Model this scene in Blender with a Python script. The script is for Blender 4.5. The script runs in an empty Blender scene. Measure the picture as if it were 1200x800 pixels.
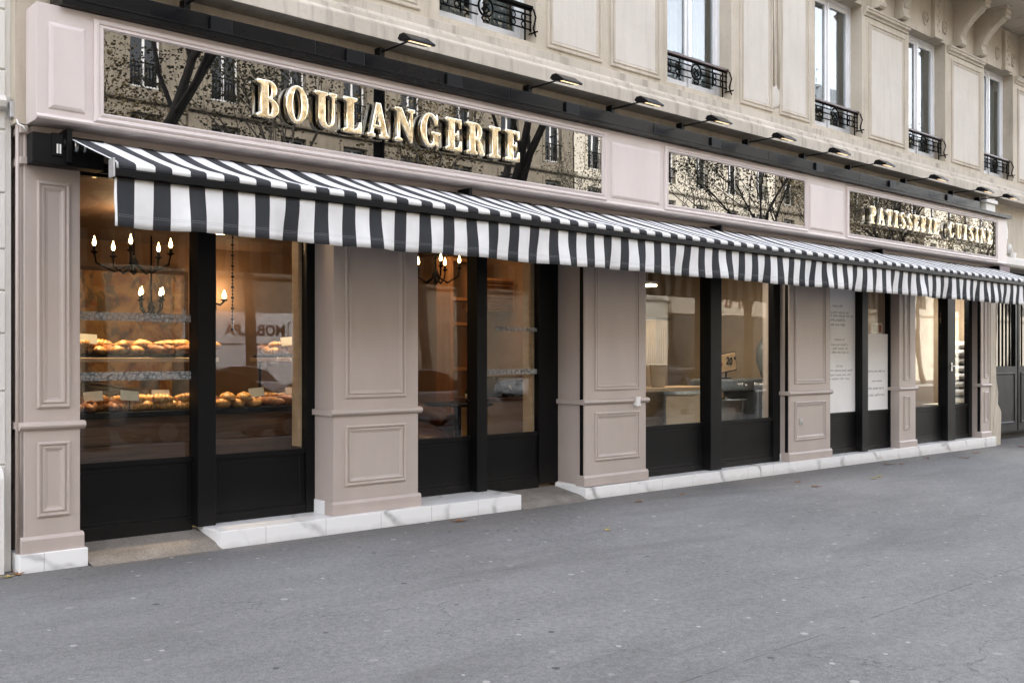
import bpy, bmesh, math, random
from math import sin, cos, pi, radians
from mathutils import Vector, Matrix
random.seed(7)
SC = bpy.context.scene
COL = SC.collection

# ------------------------------------------------------------------ materials
def new_mat(name):
    m = bpy.data.materials.new(name); m.use_nodes = True
    nt = m.node_tree
    return m, nt, nt.nodes['Principled BSDF']

def N(nt, t, **kw):
    n = nt.nodes.new(t)
    for k, v in kw.items():
        if k in n.inputs.keys(): n.inputs[k].default_value = v
        else: setattr(n, k, v)
    return n

def ramp(nt, fac, stops):
    r = nt.nodes.new('ShaderNodeValToRGB')
    e = r.color_ramp.elements
    while len(e) < len(stops): e.new(0.5)
    for i, (p, c) in enumerate(stops):
        e[i].position = p; e[i].color = (*c, 1) if len(c) == 3 else c
    nt.links.new(fac, r.inputs['Fac'])
    return r.outputs['Color']

def pos(nt):
    return nt.nodes.new('ShaderNodeNewGeometry').outputs['Position']

def noise(nt, scale, detail=4, rough=0.6, vec=None, stretch=None, dist=0.0):
    v = vec if vec is not None else pos(nt)
    if stretch:
        mp = nt.nodes.new('ShaderNodeMapping'); mp.inputs['Scale'].default_value = stretch
        nt.links.new(v, mp.inputs['Vector']); v = mp.outputs['Vector']
    n = N(nt, 'ShaderNodeTexNoise', Scale=scale, Detail=detail, Roughness=rough, Distortion=dist)
    nt.links.new(v, n.inputs['Vector'])
    return n.outputs['Fac']

def mixc(nt, fac, a, b, mode='MIX'):
    m = nt.nodes.new('ShaderNodeMix'); m.data_type = 'RGBA'; m.blend_type = mode
    for s, i in ((fac, 0), (a, 6), (b, 7)):
        if isinstance(s, (int, float)): m.inputs[i].default_value = s
        elif isinstance(s, tuple): m.inputs[i].default_value = (*s, 1)
        else: nt.links.new(s, m.inputs[i])
    return m.outputs[2]

def math_(nt, op, a, b=None, c=None):
    m = nt.nodes.new('ShaderNodeMath'); m.operation = op
    for i, s in enumerate((a, b, c)):
        if s is None: continue
        if isinstance(s, (int, float)): m.inputs[i].default_value = s
        else: nt.links.new(s, m.inputs[i])
    return m.outputs[0]

def bump(nt, p, h, strength=0.2, dist=0.01):
    b = N(nt, 'ShaderNodeBump', Strength=strength, Distance=dist)
    nt.links.new(h, b.inputs['Height']); nt.links.new(b.outputs['Normal'], p.inputs['Normal'])

def simple(name, col, rough=0.5, metal=0.0, var=0.12, scale=6.0, bscale=None, bstr=0.1, spec=None):
    m, nt, p = new_mat(name)
    f = noise(nt, scale, 5)
    lo = tuple(max(0, c * (1 - var)) for c in col); hi = tuple(min(1, c * (1 + var)) for c in col)
    nt.links.new(ramp(nt, f, [(0.3, lo), (0.7, hi)]), p.inputs['Base Color'])
    p.inputs['Roughness'].default_value = rough; p.inputs['Metallic'].default_value = metal
    if spec is not None: p.inputs['Specular IOR Level'].default_value = spec
    if bscale: bump(nt, p, noise(nt, bscale, 3), bstr, 0.004)
    return m

def emit(name, col, strength):
    m, nt, p = new_mat(name)
    p.inputs['Base Color'].default_value = (*col, 1)
    p.inputs['Emission Color'].default_value = (*col, 1)
    p.inputs['Emission Strength'].default_value = strength
    return m

M = {}
def make_materials():
  # two shades of taupe paint on the shopfront, a little streaked and dusty
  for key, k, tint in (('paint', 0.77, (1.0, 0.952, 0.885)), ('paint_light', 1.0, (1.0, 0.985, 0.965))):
    m, nt, p = new_mat('taupe_paint' if key == 'paint' else 'pale_taupe_paint')
    f = noise(nt, 2.2, 6, 0.62, stretch=(1, 1, 0.35)); g = noise(nt, 38, 3)
    c = ramp(nt, f, [(0.3, (0.525, 0.462, 0.442)), (0.7, (0.585, 0.518, 0.497))])
    c = mixc(nt, math_(nt, 'MULTIPLY', ramp(nt, g, [(0.55, (0, 0, 0)), (0.8, (1, 1, 1))]), 0.12), c, (0.42, 0.36, 0.34))
    sx = nt.nodes.new('ShaderNodeSeparateXYZ'); nt.links.new(pos(nt), sx.inputs[0])
    splash = ramp(nt, math_(nt, 'ADD', sx.outputs['Z'], math_(nt, 'MULTIPLY', f, 0.5)), [(0.2, (1, 1, 1)), (0.75, (0, 0, 0))])
    c = mixc(nt, math_(nt, 'MULTIPLY', splash, 0.18), c, (0.36, 0.31, 0.29))
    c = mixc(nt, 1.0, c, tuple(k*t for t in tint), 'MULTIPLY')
    nt.links.new(c, p.inputs['Base Color']); p.inputs['Roughness'].default_value = 0.42
    bump(nt, p, noise(nt, 90, 3, stretch=(1, 1, 0.15)), 0.05, 0.002)
    M[key] = m
  if True:
    m, nt, p = new_mat('black_lacquer')
    f = noise(nt, 3, 6, 0.65); sx = nt.nodes.new('ShaderNodeSeparateXYZ'); nt.links.new(pos(nt), sx.inputs[0])
    dust = ramp(nt, math_(nt, 'ADD', sx.outputs['Z'], math_(nt, 'MULTIPLY', f, 0.4)), [(0.25, (1, 1, 1)), (0.62, (0, 0, 0))])
    nt.links.new(mixc(nt, math_(nt, 'MULTIPLY', dust, 0.45), (0.0045, 0.0045, 0.0048), (0.022, 0.02, 0.018)), p.inputs['Base Color'])
    nt.links.new(math_(nt, 'ADD', 0.34, math_(nt, 'MULTIPLY', f, 0.2)), p.inputs['Roughness'])
    p.inputs['Specular IOR Level'].default_value = 0.14
    M['black'] = m
    M['black_gloss'] = simple('black_gloss_metal', (0.004, 0.0042, 0.005), 0.25, 0.0, 0.3, 4, spec=0.14)
    M['iron'] = simple('wrought_iron', (0.004, 0.0038, 0.0038), 0.75, 0.0, 0.4, 20, spec=0.06)
    M['rail_wood'] = simple('guard_handrail_paint', (0.06, 0.03, 0.026), 0.4, 0, 0.25, 12)
    M['steel'] = simple('steel', (0.55, 0.55, 0.54), 0.28, 1.0, 0.15, 15)
    M['alu'] = simple('grey_aluminium', (0.45, 0.45, 0.46), 0.4, 0.8, 0.1, 15)
    # marble
    m, nt, p = new_mat('white_marble_tile')
    d = noise(nt, 1.6, 6, 0.6)
    v = N(nt, 'ShaderNodeTexWave', Scale=0.55, Distortion=9.0, Detail=4.0); v.inputs['Detail Scale'].default_value = 1.3
    mp = nt.nodes.new('ShaderNodeMapping'); mp.inputs['Rotation'].default_value = (0, 0.7, 0.3)
    nt.links.new(pos(nt), mp.inputs['Vector']); nt.links.new(mp.outputs['Vector'], v.inputs['Vector'])
    vein = ramp(nt, v.outputs['Fac'], [(0.0, (1, 1, 1)), (0.035, (0.25, 0.25, 0.25)), (0.09, (0, 0, 0))])
    msk = ramp(nt, d, [(0.42, (0, 0, 0)), (0.6, (1, 1, 1))])
    c = mixc(nt, math_(nt, 'MULTIPLY', vein, msk), (0.77, 0.76, 0.745), (0.34, 0.335, 0.33))
    br = N(nt, 'ShaderNodeTexBrick', Scale=1.0); br.offset = 0.0
    br.inputs['Brick Width'].default_value = 0.6; br.inputs['Row Height'].default_value = 5.0; br.inputs['Mortar Size'].default_value = 0.003
    mp2 = nt.nodes.new('ShaderNodeMapping'); mp2.inputs['Location'].default_value = (0.02, 2.5, 0); mp2.inputs['Scale'].default_value = (1, 0, 0)
    nt.links.new(pos(nt), mp2.inputs['Vector']); nt.links.new(mp2.outputs['Vector'], br.inputs['Vector'])
    c = mixc(nt, math_(nt, 'MULTIPLY', br.outputs['Fac'], 0.65), c, (0.3, 0.28, 0.26))
    sx = nt.nodes.new('ShaderNodeSeparateXYZ'); nt.links.new(pos(nt), sx.inputs[0])
    dirt = ramp(nt, math_(nt, 'ADD', sx.outputs['Z'], math_(nt, 'MULTIPLY', noise(nt, 6, 5), 0.09)), [(0.03, (1, 1, 1)), (0.09, (0, 0, 0))])
    c = mixc(nt, math_(nt, 'MULTIPLY', dirt, 0.35), c, (0.35, 0.32, 0.28))
    nt.links.new(c, p.inputs['Base Color']); p.inputs['Roughness'].default_value = 0.3
    M['marble'] = m
    # concrete ramp
    m, nt, p = new_mat('worn_concrete')
    f = noise(nt, 3.5, 8, 0.7); g = noise(nt, 60, 4)
    c = ramp(nt, f, [(0.3, (0.12, 0.10, 0.085)), (0.5, (0.19, 0.165, 0.14)), (0.72, (0.27, 0.245, 0.215))])
    c = mixc(nt, 0.35, c, ramp(nt, g, [(0.35, (0.08, 0.07, 0.06)), (0.65, (0.3, 0.275, 0.24))]))
    nt.links.new(c, p.inputs['Base Color']); p.inputs['Roughness'].default_value = 0.85
    bump(nt, p, g, 0.3, 0.004)
    M['concrete'] = m
    # asphalt pavement
    m, nt, p = new_mat('pavement_asphalt')
    f = noise(nt, 0.35, 6, 0.6); h = noise(nt, 2.2, 8, 0.68, stretch=(0.45, 1.3, 1)); g = noise(nt, 85, 3, 0.8); g2 = noise(nt, 22, 6, 0.75)
    c = ramp(nt, h, [(0.32, (0.070, 0.070, 0.074)), (0.5, (0.124, 0.124, 0.130)), (0.68, (0.190, 0.190, 0.197))])
    c = mixc(nt, 0.5, c, ramp(nt, f, [(0.36, (0.075, 0.075, 0.079)), (0.64, (0.205, 0.205, 0.213))]))
    c = mixc(nt, 0.30, c, ramp(nt, g, [(0.36, (0.02, 0.02, 0.021)), (0.5, (0.125, 0.125, 0.129)), (0.64, (0.42, 0.42, 0.42))]))
    c = mixc(nt, 0.3, c, ramp(nt, g2, [(0.36, (0.055, 0.055, 0.058)), (0.64, (0.25, 0.25, 0.25))]))
    wear = noise(nt, 0.9, 7, 0.72, stretch=(0.3, 1.2, 1), dist=0.6)
    c = mixc(nt, math_(nt, 'MULTIPLY', ramp(nt, wear, [(0.5, (0, 0, 0)), (0.66, (1, 1, 1))]), 0.45), c, (0.075, 0.073, 0.073))
    ck = N(nt, 'ShaderNodeTexVoronoi', Scale=0.33); ck.feature = 'DISTANCE_TO_EDGE'; ck.voronoi_dimensions = '2D'
    wv = nt.nodes.new('ShaderNodeVectorMath'); wv.operation = 'ADD'; nz = N(nt, 'ShaderNodeTexNoise', Scale=1.7, Detail=6.0); nt.links.new(pos(nt), nz.inputs['Vector']); nt.links.new(pos(nt), wv.inputs[0]); nt.links.new(nz.outputs['Color'], wv.inputs[1]); nt.links.new(wv.outputs[0], ck.inputs['Vector'])
    crack = math_(nt, 'MULTIPLY', math_(nt, 'LESS_THAN', ck.outputs['Distance'], 0.0016), math_(nt, 'GREATER_THAN', noise(nt, 0.45, 3), 0.53))
    c = mixc(nt, math_(nt, 'MULTIPLY', crack, 0.55), c, (0.04, 0.04, 0.042))
    # darker and browner towards the wall foot
    sx = nt.nodes.new('ShaderNodeSeparateXYZ'); nt.links.new(pos(nt), sx.inputs[0])
    near = ramp(nt, math_(nt, 'ADD', math_(nt, 'MULTIPLY', sx.outputs['Y'], 0.5), math_(nt, 'MULTIPLY', h, 0.9)), [(0.05, (0, 0, 0)), (0.45, (1, 1, 1))])
    c = mixc(nt, math_(nt, 'MULTIPLY', near, 0.5), c, (0.075, 0.066, 0.058))
    # gum spots, sparse
    def spots(scale, cut, col, thr, c, k):
        vo = N(nt, 'ShaderNodeTexVoronoi', Scale=scale); vo.feature = 'F1'; vo.voronoi_dimensions = '2D'
        nt.links.new(pos(nt), vo.inputs['Vector'])
        s2 = nt.nodes.new('ShaderNodeSeparateColor'); nt.links.new(vo.outputs['Color'], s2.inputs[0])
        on = math_(nt, 'GREATER_THAN', s2.outputs[0], thr)
        r = math_(nt, 'MULTIPLY_ADD', s2.outputs[1], cut, cut * 0.5)
        d = math_(nt, 'LESS_THAN', math_(nt, 'ADD', vo.outputs['Distance'], math_(nt, 'MULTIPLY', g2, cut * 0.4)), r)
        return mixc(nt, math_(nt, 'MULTIPLY', math_(nt, 'MULTIPLY', on, d), k), c, col)
    c = spots(1.5, 0.030, (0.34, 0.335, 0.33), 0.6, c, 0.7)
    c = spots(3.1, 0.04, (0.40, 0.39, 0.38), 0.75, c, 0.7)
    c = spots(2.3, 0.05, (0.25, 0.245, 0.24), 0.6, c, 0.6)
    c = spots(1.9, 0.035, (0.03, 0.03, 0.03), 0.72, c, 0.8)
    # construction seam
    wob = math_(nt, 'MULTIPLY', math_(nt, 'SUBTRACT', h, 0.5), 0.05)
    dy = math_(nt, 'ABSOLUTE', math_(nt, 'ADD', math_(nt, 'ADD', sx.outputs['Y'], 4.84), wob))
    seam = math_(nt, 'MULTIPLY', math_(nt, 'LESS_THAN', dy, 0.007), math_(nt, 'GREATER_THAN', noise(nt, 5, 3), 0.43))
    c = mixc(nt, math_(nt, 'MULTIPLY', seam, 0.6), c, (0.045, 0.045, 0.047))
    c = mixc(nt, 1.0, c, (1.0, 0.98, 0.94), 'MULTIPLY')
    nt.links.new(c, p.inputs['Base Color']); p.inputs['Roughness'].default_value = 0.8
    hh = math_(nt, 'ADD', g, math_(nt, 'MULTIPLY', g2, 1.5))
    hh = math_(nt, 'SUBTRACT', hh, math_(nt, 'MULTIPLY', seam, 2.0))
    bump(nt, p, hh, 0.5, 0.006)
    M['asphalt'] = m
    M['road'] = simple('road_asphalt', (0.05, 0.05, 0.053), 0.85, 0, 0.3, 8, 120, 0.4)
    M['granite'] = simple('granite_kerb', (0.3, 0.295, 0.285), 0.7, 0, 0.25, 25, 80, 0.3)
    # limestone
    def stone(name, a, b, dark, streak):
        m, nt, p = new_mat(name)
        f = noise(nt, 1.3, 7, 0.62); g = noise(nt, 14, 6, 0.7); s = noise(nt, 3.0, 5, 0.6, stretch=(3.0, 1, 0.3))
        c = ramp(nt, f, [(0.3, a), (0.7, b)])
        c = mixc(nt, math_(nt, 'MULTIPLY', ramp(nt, s, [(0.5, (0, 0, 0)), (0.75, (1, 1, 1))]), streak), c, dark)
        c = mixc(nt, math_(nt, 'MULTIPLY', ramp(nt, g, [(0.55, (0, 0, 0)), (0.75, (1, 1, 1))]), 0.25), c, dark)
        nt.links.new(c, p.inputs['Base Color']); p.inputs['Roughness'].default_value = 0.85
        bump(nt, p, math_(nt, 'ADD', g, noise(nt, 60, 3)), 0.14, 0.006)
        return m
    M['stone'] = stone('cream_limestone', (0.42, 0.366, 0.287), (0.52, 0.46, 0.372), (0.23, 0.19, 0.135), 0.55)
    M['stone_cornice'] = stone('weathered_cornice_stone', (0.40, 0.355, 0.29), (0.52, 0.465, 0.395), (0.13, 0.11, 0.085), 0.62)
    M['stone_panel'] = stone('pale_plaster_panel', (0.515, 0.472, 0.415), (0.585, 0.54, 0.48), (0.37, 0.325, 0.265), 0.35)
    M['stone_moulding'] = stone('stained_moulding', (0.42, 0.365, 0.29), (0.5, 0.44, 0.36), (0.2, 0.165, 0.12), 0.5)
    M['stone_white'] = stone('white_render', (0.64, 0.62, 0.575), (0.72, 0.70, 0.655), (0.5, 0.47, 0.42), 0.25)
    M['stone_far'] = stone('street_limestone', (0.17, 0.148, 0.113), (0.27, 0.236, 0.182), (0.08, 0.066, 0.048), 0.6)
    M['stone_far_sunlit'] = stone('sunlit_street_limestone', (0.56, 0.52, 0.43), (0.66, 0.62, 0.53), (0.30, 0.26, 0.20), 0.5)  # street stone lightened: sunlight on the far houses put into the colour
    # striped canvas
    m, nt, p = new_mat('striped_canvas')
    sx = nt.nodes.new('ShaderNodeSeparateXYZ'); nt.links.new(pos(nt), sx.inputs[0])
    fr = math_(nt, 'FRACT', math_(nt, 'DIVIDE', math_(nt, 'SUBTRACT', sx.outputs['X'], 2.672 - 0.2578 * 10), 0.2578))
    st = math_(nt, 'LESS_THAN', fr, 0.525)
    f = noise(nt, 3.2, 5, 0.6); w = noise(nt, 160, 2, stretch=(1, 1, 0.3))
    white = ramp(nt, f, [(0.3, (0.69, 0.68, 0.67)), (0.7, (0.79, 0.785, 0.78))])
    dark = ramp(nt, f, [(0.3, (0.021, 0.0215, 0.025)), (0.7, (0.032, 0.033, 0.037))])
    c = mixc(nt, st, dark, white)
    # two rows of pale stitching above the hem (shows on the dark stripes)
    zz = sx.outputs['Z']
    def line(z0): return math_(nt, 'LESS_THAN', math_(nt, 'ABSOLUTE', math_(nt, 'SUBTRACT', zz, z0)), 0.0025)
    stitch = math_(nt, 'MULTIPLY', math_(nt, 'MAXIMUM', line(2.572), line(2.585)), math_(nt, 'GREATER_THAN', math_(nt, 'FRACT', math_(nt, 'MULTIPLY', sx.outputs['X'], 60)), 0.25))
    c = mixc(nt, math_(nt, 'MULTIPLY', stitch, 0.3), c, (0.28, 0.28, 0.29))
    nt.links.new(c, p.inputs['Base Color']); p.inputs['Roughness'].default_value = 0.9
    bump(nt, p, w, 0.12, 0.002)
    tl = nt.nodes.new('ShaderNodeBsdfTranslucent'); nt.links.new(c, tl.inputs['Color']); ms = nt.nodes.new('ShaderNodeMixShader'); ms.inputs[0].default_value = 0.08
    out = [n for n in nt.nodes if n.type == 'OUTPUT_MATERIAL'][0]
    nt.links.new(p.outputs[0], ms.inputs[1]); nt.links.new(tl.outputs[0], ms.inputs[2]); nt.links.new(ms.outputs[0], out.inputs['Surface'])
    M['canvas'] = m
    # window glass: real pane that mirrors by Fresnel and lets light through
    def glass(name, ior, tint, wob):
        m = bpy.data.materials.new(name); m.use_nodes = True; nt = m.node_tree; nt.nodes.clear()
        out = nt.nodes.new('ShaderNodeOutputMaterial'); mx = nt.nodes.new('ShaderNodeMixShader')
        tr = N(nt, 'ShaderNodeBsdfTransparent'); tr.inputs['Color'].default_value = (*tint, 1)
        gl = N(nt, 'ShaderNodeBsdfGlossy', Roughness=0.0)
        fr = nt.nodes.new('ShaderNodeFresnel'); geo = nt.nodes.new('ShaderNodeNewGeometry')
        nt.links.new(math_(nt, 'MULTIPLY_ADD', geo.outputs['Backfacing'], 1.0/ior - ior, ior), fr.inputs['IOR'])   # same mirror on both faces of the pane
        b = N(nt, 'ShaderNodeBump', Strength=wob, Distance=0.01); nt.links.new(noise(nt, 1.4, 2), b.inputs['Height'])
        nt.links.new(b.outputs['Normal'], gl.inputs['Normal'])
        nt.links.new(fr.outputs[0], mx.inputs[0]); nt.links.new(tr.outputs[0], mx.inputs[1]); nt.links.new(gl.outputs[0], mx.inputs[2])
        nt.links.new(mx.outputs[0], out.inputs['Surface'])
        return m
    M['glass'] = glass('window_glass', 1.5, (0.93, 0.94, 0.93), 0.05)
    M['glass_up'] = glass('upper_window_glass', 1.75, (0.85, 0.88, 0.88), 0.12)
    m, nt, p = new_mat('black_sign_glass')
    p.inputs['Base Color'].default_value = (0.004, 0.004, 0.004, 1); p.inputs['Roughness'].default_value = 0.0
    p.inputs['IOR'].default_value = 2.4
    bump(nt, p, noise(nt, 1.1, 2), 0.035, 0.01)
    M['sign_glass'] = m
    m, nt, p = new_mat('gilded_metal')
    f = noise(nt, 14, 5, 0.7)
    nt.links.new(ramp(nt, f, [(0.36, (0.84, 0.66, 0.40)), (0.6, (1.0, 0.92, 0.74))]), p.inputs['Base Color'])
    p.inputs['Metallic'].default_value = 1.0; p.inputs['Roughness'].default_value = 0.16
    bump(nt, p, noise(nt, 5, 2), 0.6, 0.03)
    M['gold'] = m
    # frosted pattern band stuck on the glass
    m, nt, p = new_mat('frosted_pattern_film')
    vo = N(nt, 'ShaderNodeTexVoronoi', Scale=26.0); vo.feature = 'DISTANCE_TO_EDGE'
    nt.links.new(pos(nt), vo.inputs['Vector'])
    nt.links.new(ramp(nt, vo.outputs['Distance'], [(0.0, (1, 1, 1)), (0.06, (0.45, 0.45, 0.45)), (0.09, (0.35, 0.35, 0.35))]), p.inputs['Alpha'])
    nt.links.new(ramp(nt, vo.outputs['Distance'], [(0.04, (0.05, 0.05, 0.05)), (0.07, (0.55, 0.58, 0.58))]), p.inputs['Base Color'])
    p.inputs['Roughness'].default_value = 0.7
    M['film'] = m
    # woods
    def wood(name, a, b, sc, st, rough=0.5):
        m, nt, p = new_mat(name)
        w = noise(nt, sc, 6, 0.6, stretch=st, dist=0.4)
        nt.links.new(ramp(nt, w, [(0.3, a), (0.7, b)]), p.inputs['Base Color']); p.inputs['Roughness'].default_value = rough
        bump(nt, p, w, 0.1, 0.003)
        return m
    M['wood_dark'] = wood('dark_plank_wood', (0.05, 0.022, 0.01), (0.15, 0.07, 0.032), 5, (0.4, 0.4, 7), 0.5)
    M['wood_light'] = wood('light_oak', (0.46, 0.31, 0.17), (0.58, 0.41, 0.25), 4, (0.5, 2, 6), 0.5)
    M['wood_orange'] = wood('orange_pine', (0.26, 0.115, 0.042), (0.36, 0.17, 0.065), 5, (3, 3, 0.6), 0.45)
    M['wood_floor'] = wood('tiled_floor', (0.10, 0.07, 0.05), (0.17, 0.12, 0.085), 2, (1, 1, 1), 0.4)
    M['wood_lit'] = wood('lit_wood_panel', (0.66, 0.47, 0.29), (0.76, 0.57, 0.38), 3, (0.6, 2, 5), 0.5)  # lighter copy of the oak, warm kitchen light painted into the panel
    M['tan'] = simple('tan_plaster', (0.40, 0.30, 0.205), 0.8, 0, 0.15, 1.4)
    M['tan_dark'] = simple('brown_plaster', (0.24, 0.145, 0.085), 0.8, 0, 0.25, 1.1)
    M['ceiling'] = simple('brown_ceiling', (0.15, 0.09, 0.06), 0.7, 0, 0.2, 1.0)
    m, nt, p = new_mat('painted_mural')
    f1 = noise(nt, 2.3, 5, 0.55, dist=1.2); f2 = noise(nt, 5.0, 4, 0.6, stretch=(1.0, 1.0, 0.6), dist=0.8)
    c = ramp(nt, f1, [(0.3, (0.16, 0.05, 0.02)), (0.42, (0.42, 0.20, 0.07)), (0.55, (0.62, 0.38, 0.14)), (0.7, (0.50, 0.28, 0.12))])
    c = mixc(nt, ramp(nt, f2, [(0.52, (0, 0, 0)), (0.6, (0.8, 0.8, 0.8))]), c, (0.12, 0.10, 0.07))
    c = mixc(nt, ramp(nt, noise(nt, 3.5, 3, dist=1.5), [(0.6, (0, 0, 0)), (0.66, (0.6, 0.6, 0.6))]), c, (0.35, 0.10, 0.05))
    nt.links.new(c, p.inputs['Base Color']); p.inputs['Roughness'].default_value = 0.7
    M['mural'] = m
    m, nt, p = new_mat('baked_crust')
    f = noise(nt, 34, 5, 0.65)
    nt.links.new(ramp(nt, f, [(0.32, (0.20, 0.075, 0.018)), (0.5, (0.48, 0.23, 0.06)), (0.68, (0.72, 0.45, 0.17))]), p.inputs['Base Color'])
    p.inputs['Roughness'].default_value = 0.4; bump(nt, p, f, 0.5, 0.01)
    M['crust'] = m
    m, nt, p = new_mat('dark_crust')
    f = noise(nt, 30, 5, 0.65)
    nt.links.new(ramp(nt, f, [(0.32, (0.10, 0.035, 0.012)), (0.6, (0.33, 0.13, 0.04)), (0.75, (0.6, 0.42, 0.24))]), p.inputs['Base Color'])
    p.inputs['Roughness'].default_value = 0.55; bump(nt, p, f, 0.5, 0.01)
    M['crust_dark'] = m
    M['card'] = simple('cream_card', (0.74, 0.68, 0.55), 0.7, 0, 0.06, 20)
    M['paper'] = simple('white_poster_paper', (0.80, 0.785, 0.765), 0.75, 0, 0.03, 3)
    M['ink'] = simple('grey_ink', (0.19, 0.18, 0.18), 0.7)
    M['ink_black'] = simple('black_ink', (0.02, 0.02, 0.02), 0.6)
    M['ink_red'] = simple('red_ink', (0.40, 0.05, 0.035), 0.6)
    M['leather'] = simple('brown_leather', (0.085, 0.034, 0.018), 0.35, 0, 0.3, 7, 50, 0.2)
    M['grey_enamel'] = simple('grey_enamel', (0.16, 0.17, 0.165), 0.38, 0, 0.15, 6)
    M['plastic'] = simple('milky_plastic', (0.55, 0.46, 0.34), 0.45, 0, 0.08, 9)
    M['sack'] = simple('white_paper_sack', (0.64, 0.635, 0.62), 0.8, 0, 0.12, 9, 22, 0.4)
    M['curtain'] = simple('grey_blind', (0.22, 0.225, 0.215), 0.8, 0, 0.1, 2)
    M['pvc'] = simple('white_window_frame', (0.76, 0.765, 0.78), 0.35, 0, 0.04, 4)
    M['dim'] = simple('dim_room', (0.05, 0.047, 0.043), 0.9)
    M['net'] = simple('net_curtain', (0.42, 0.42, 0.40), 0.9, 0, 0.25, 9)
    M['socket'] = simple('white_socket', (0.72, 0.70, 0.67), 0.4)
    M['orange_board'] = simple('pale_orange_board', (0.80, 0.52, 0.28), 0.6, 0, 0.08, 10)
    M['flame'] = emit('lit_bulb', (1.0, 0.62, 0.25), 3.2)
    M['spot'] = emit('lit_spot', (1.0, 0.74, 0.42), 2.0)
    M['led'] = emit('lit_led', (1.0, 0.83, 0.58), 0.10)
    M['lantern'] = emit('lit_lantern', (1.0, 0.58, 0.16), 0.12)
    M['bark'] = simple('plane_tree_bark', (0.05, 0.042, 0.033), 0.9, 0, 0.5, 5, 20, 0.6)
    M['leaf_tree'] = simple('autumn_foliage', (0.040, 0.038, 0.016), 0.7, 0, 0.6, 0.9)
    M['leaf_tree2'] = simple('golden_foliage', (0.10, 0.075, 0.03), 0.7, 0, 0.6, 0.9)
    M['leaf_brown'] = simple('dry_brown_leaf', (0.20, 0.095, 0.04), 0.8, 0, 0.4, 40)
    M['leaf_yellow'] = simple('yellow_leaf', (0.36, 0.28, 0.09), 0.8, 0, 0.35, 40)
    M['tyre'] = simple('tyre_rubber', (0.02, 0.02, 0.02), 0.8)
    M['car_white'] = simple('white_car_paint', (0.72, 0.72, 0.72), 0.2, 0, 0.03, 2)
    M['car_grey'] = simple('grey_car_paint', (0.19, 0.20, 0.215), 0.22, 0.3, 0.04, 2)
    M['car_dark'] = simple('dark_car_paint', (0.025, 0.028, 0.035), 0.2, 0.2, 0.05, 2)
    M['car_glass'] = simple('car_glass', (0.012, 0.014, 0.016), 0.03)
    M['zinc'] = simple('zinc_roof', (0.22, 0.24, 0.26), 0.45, 0.3, 0.15, 2)
    M['shutter'] = simple('grey_shutter', (0.20, 0.22, 0.23), 0.7, 0, 0.2, 3)
    M['far_white'] = simple('white_shop_board', (0.72, 0.73, 0.76), 0.5, 0, 0.03, 2)
    M['mauve'] = simple('mauve_paint', (0.17, 0.115, 0.12), 0.6, 0, 0.15, 8)
make_materials()

# ------------------------------------------------------------------ building blocks
def tag(o, label=None, cat=None, group=None, kind=None):
    for k, v in (('label', label), ('category', cat), ('group', group), ('kind', kind)):
        if v: o[k] = v
    return o

def empty(name, loc, label, cat, group=None, rz=0.0):
    o = bpy.data.objects.new(name, None); COL.objects.link(o)
    o.location = loc; o.rotation_euler.z = rz; o.empty_display_size = 0.2
    return tag(o, label, cat, group)

def world_loc(o):
    v = Vector((0, 0, 0))
    while o is not None: v += o.location; o = o.parent
    return v

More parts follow.
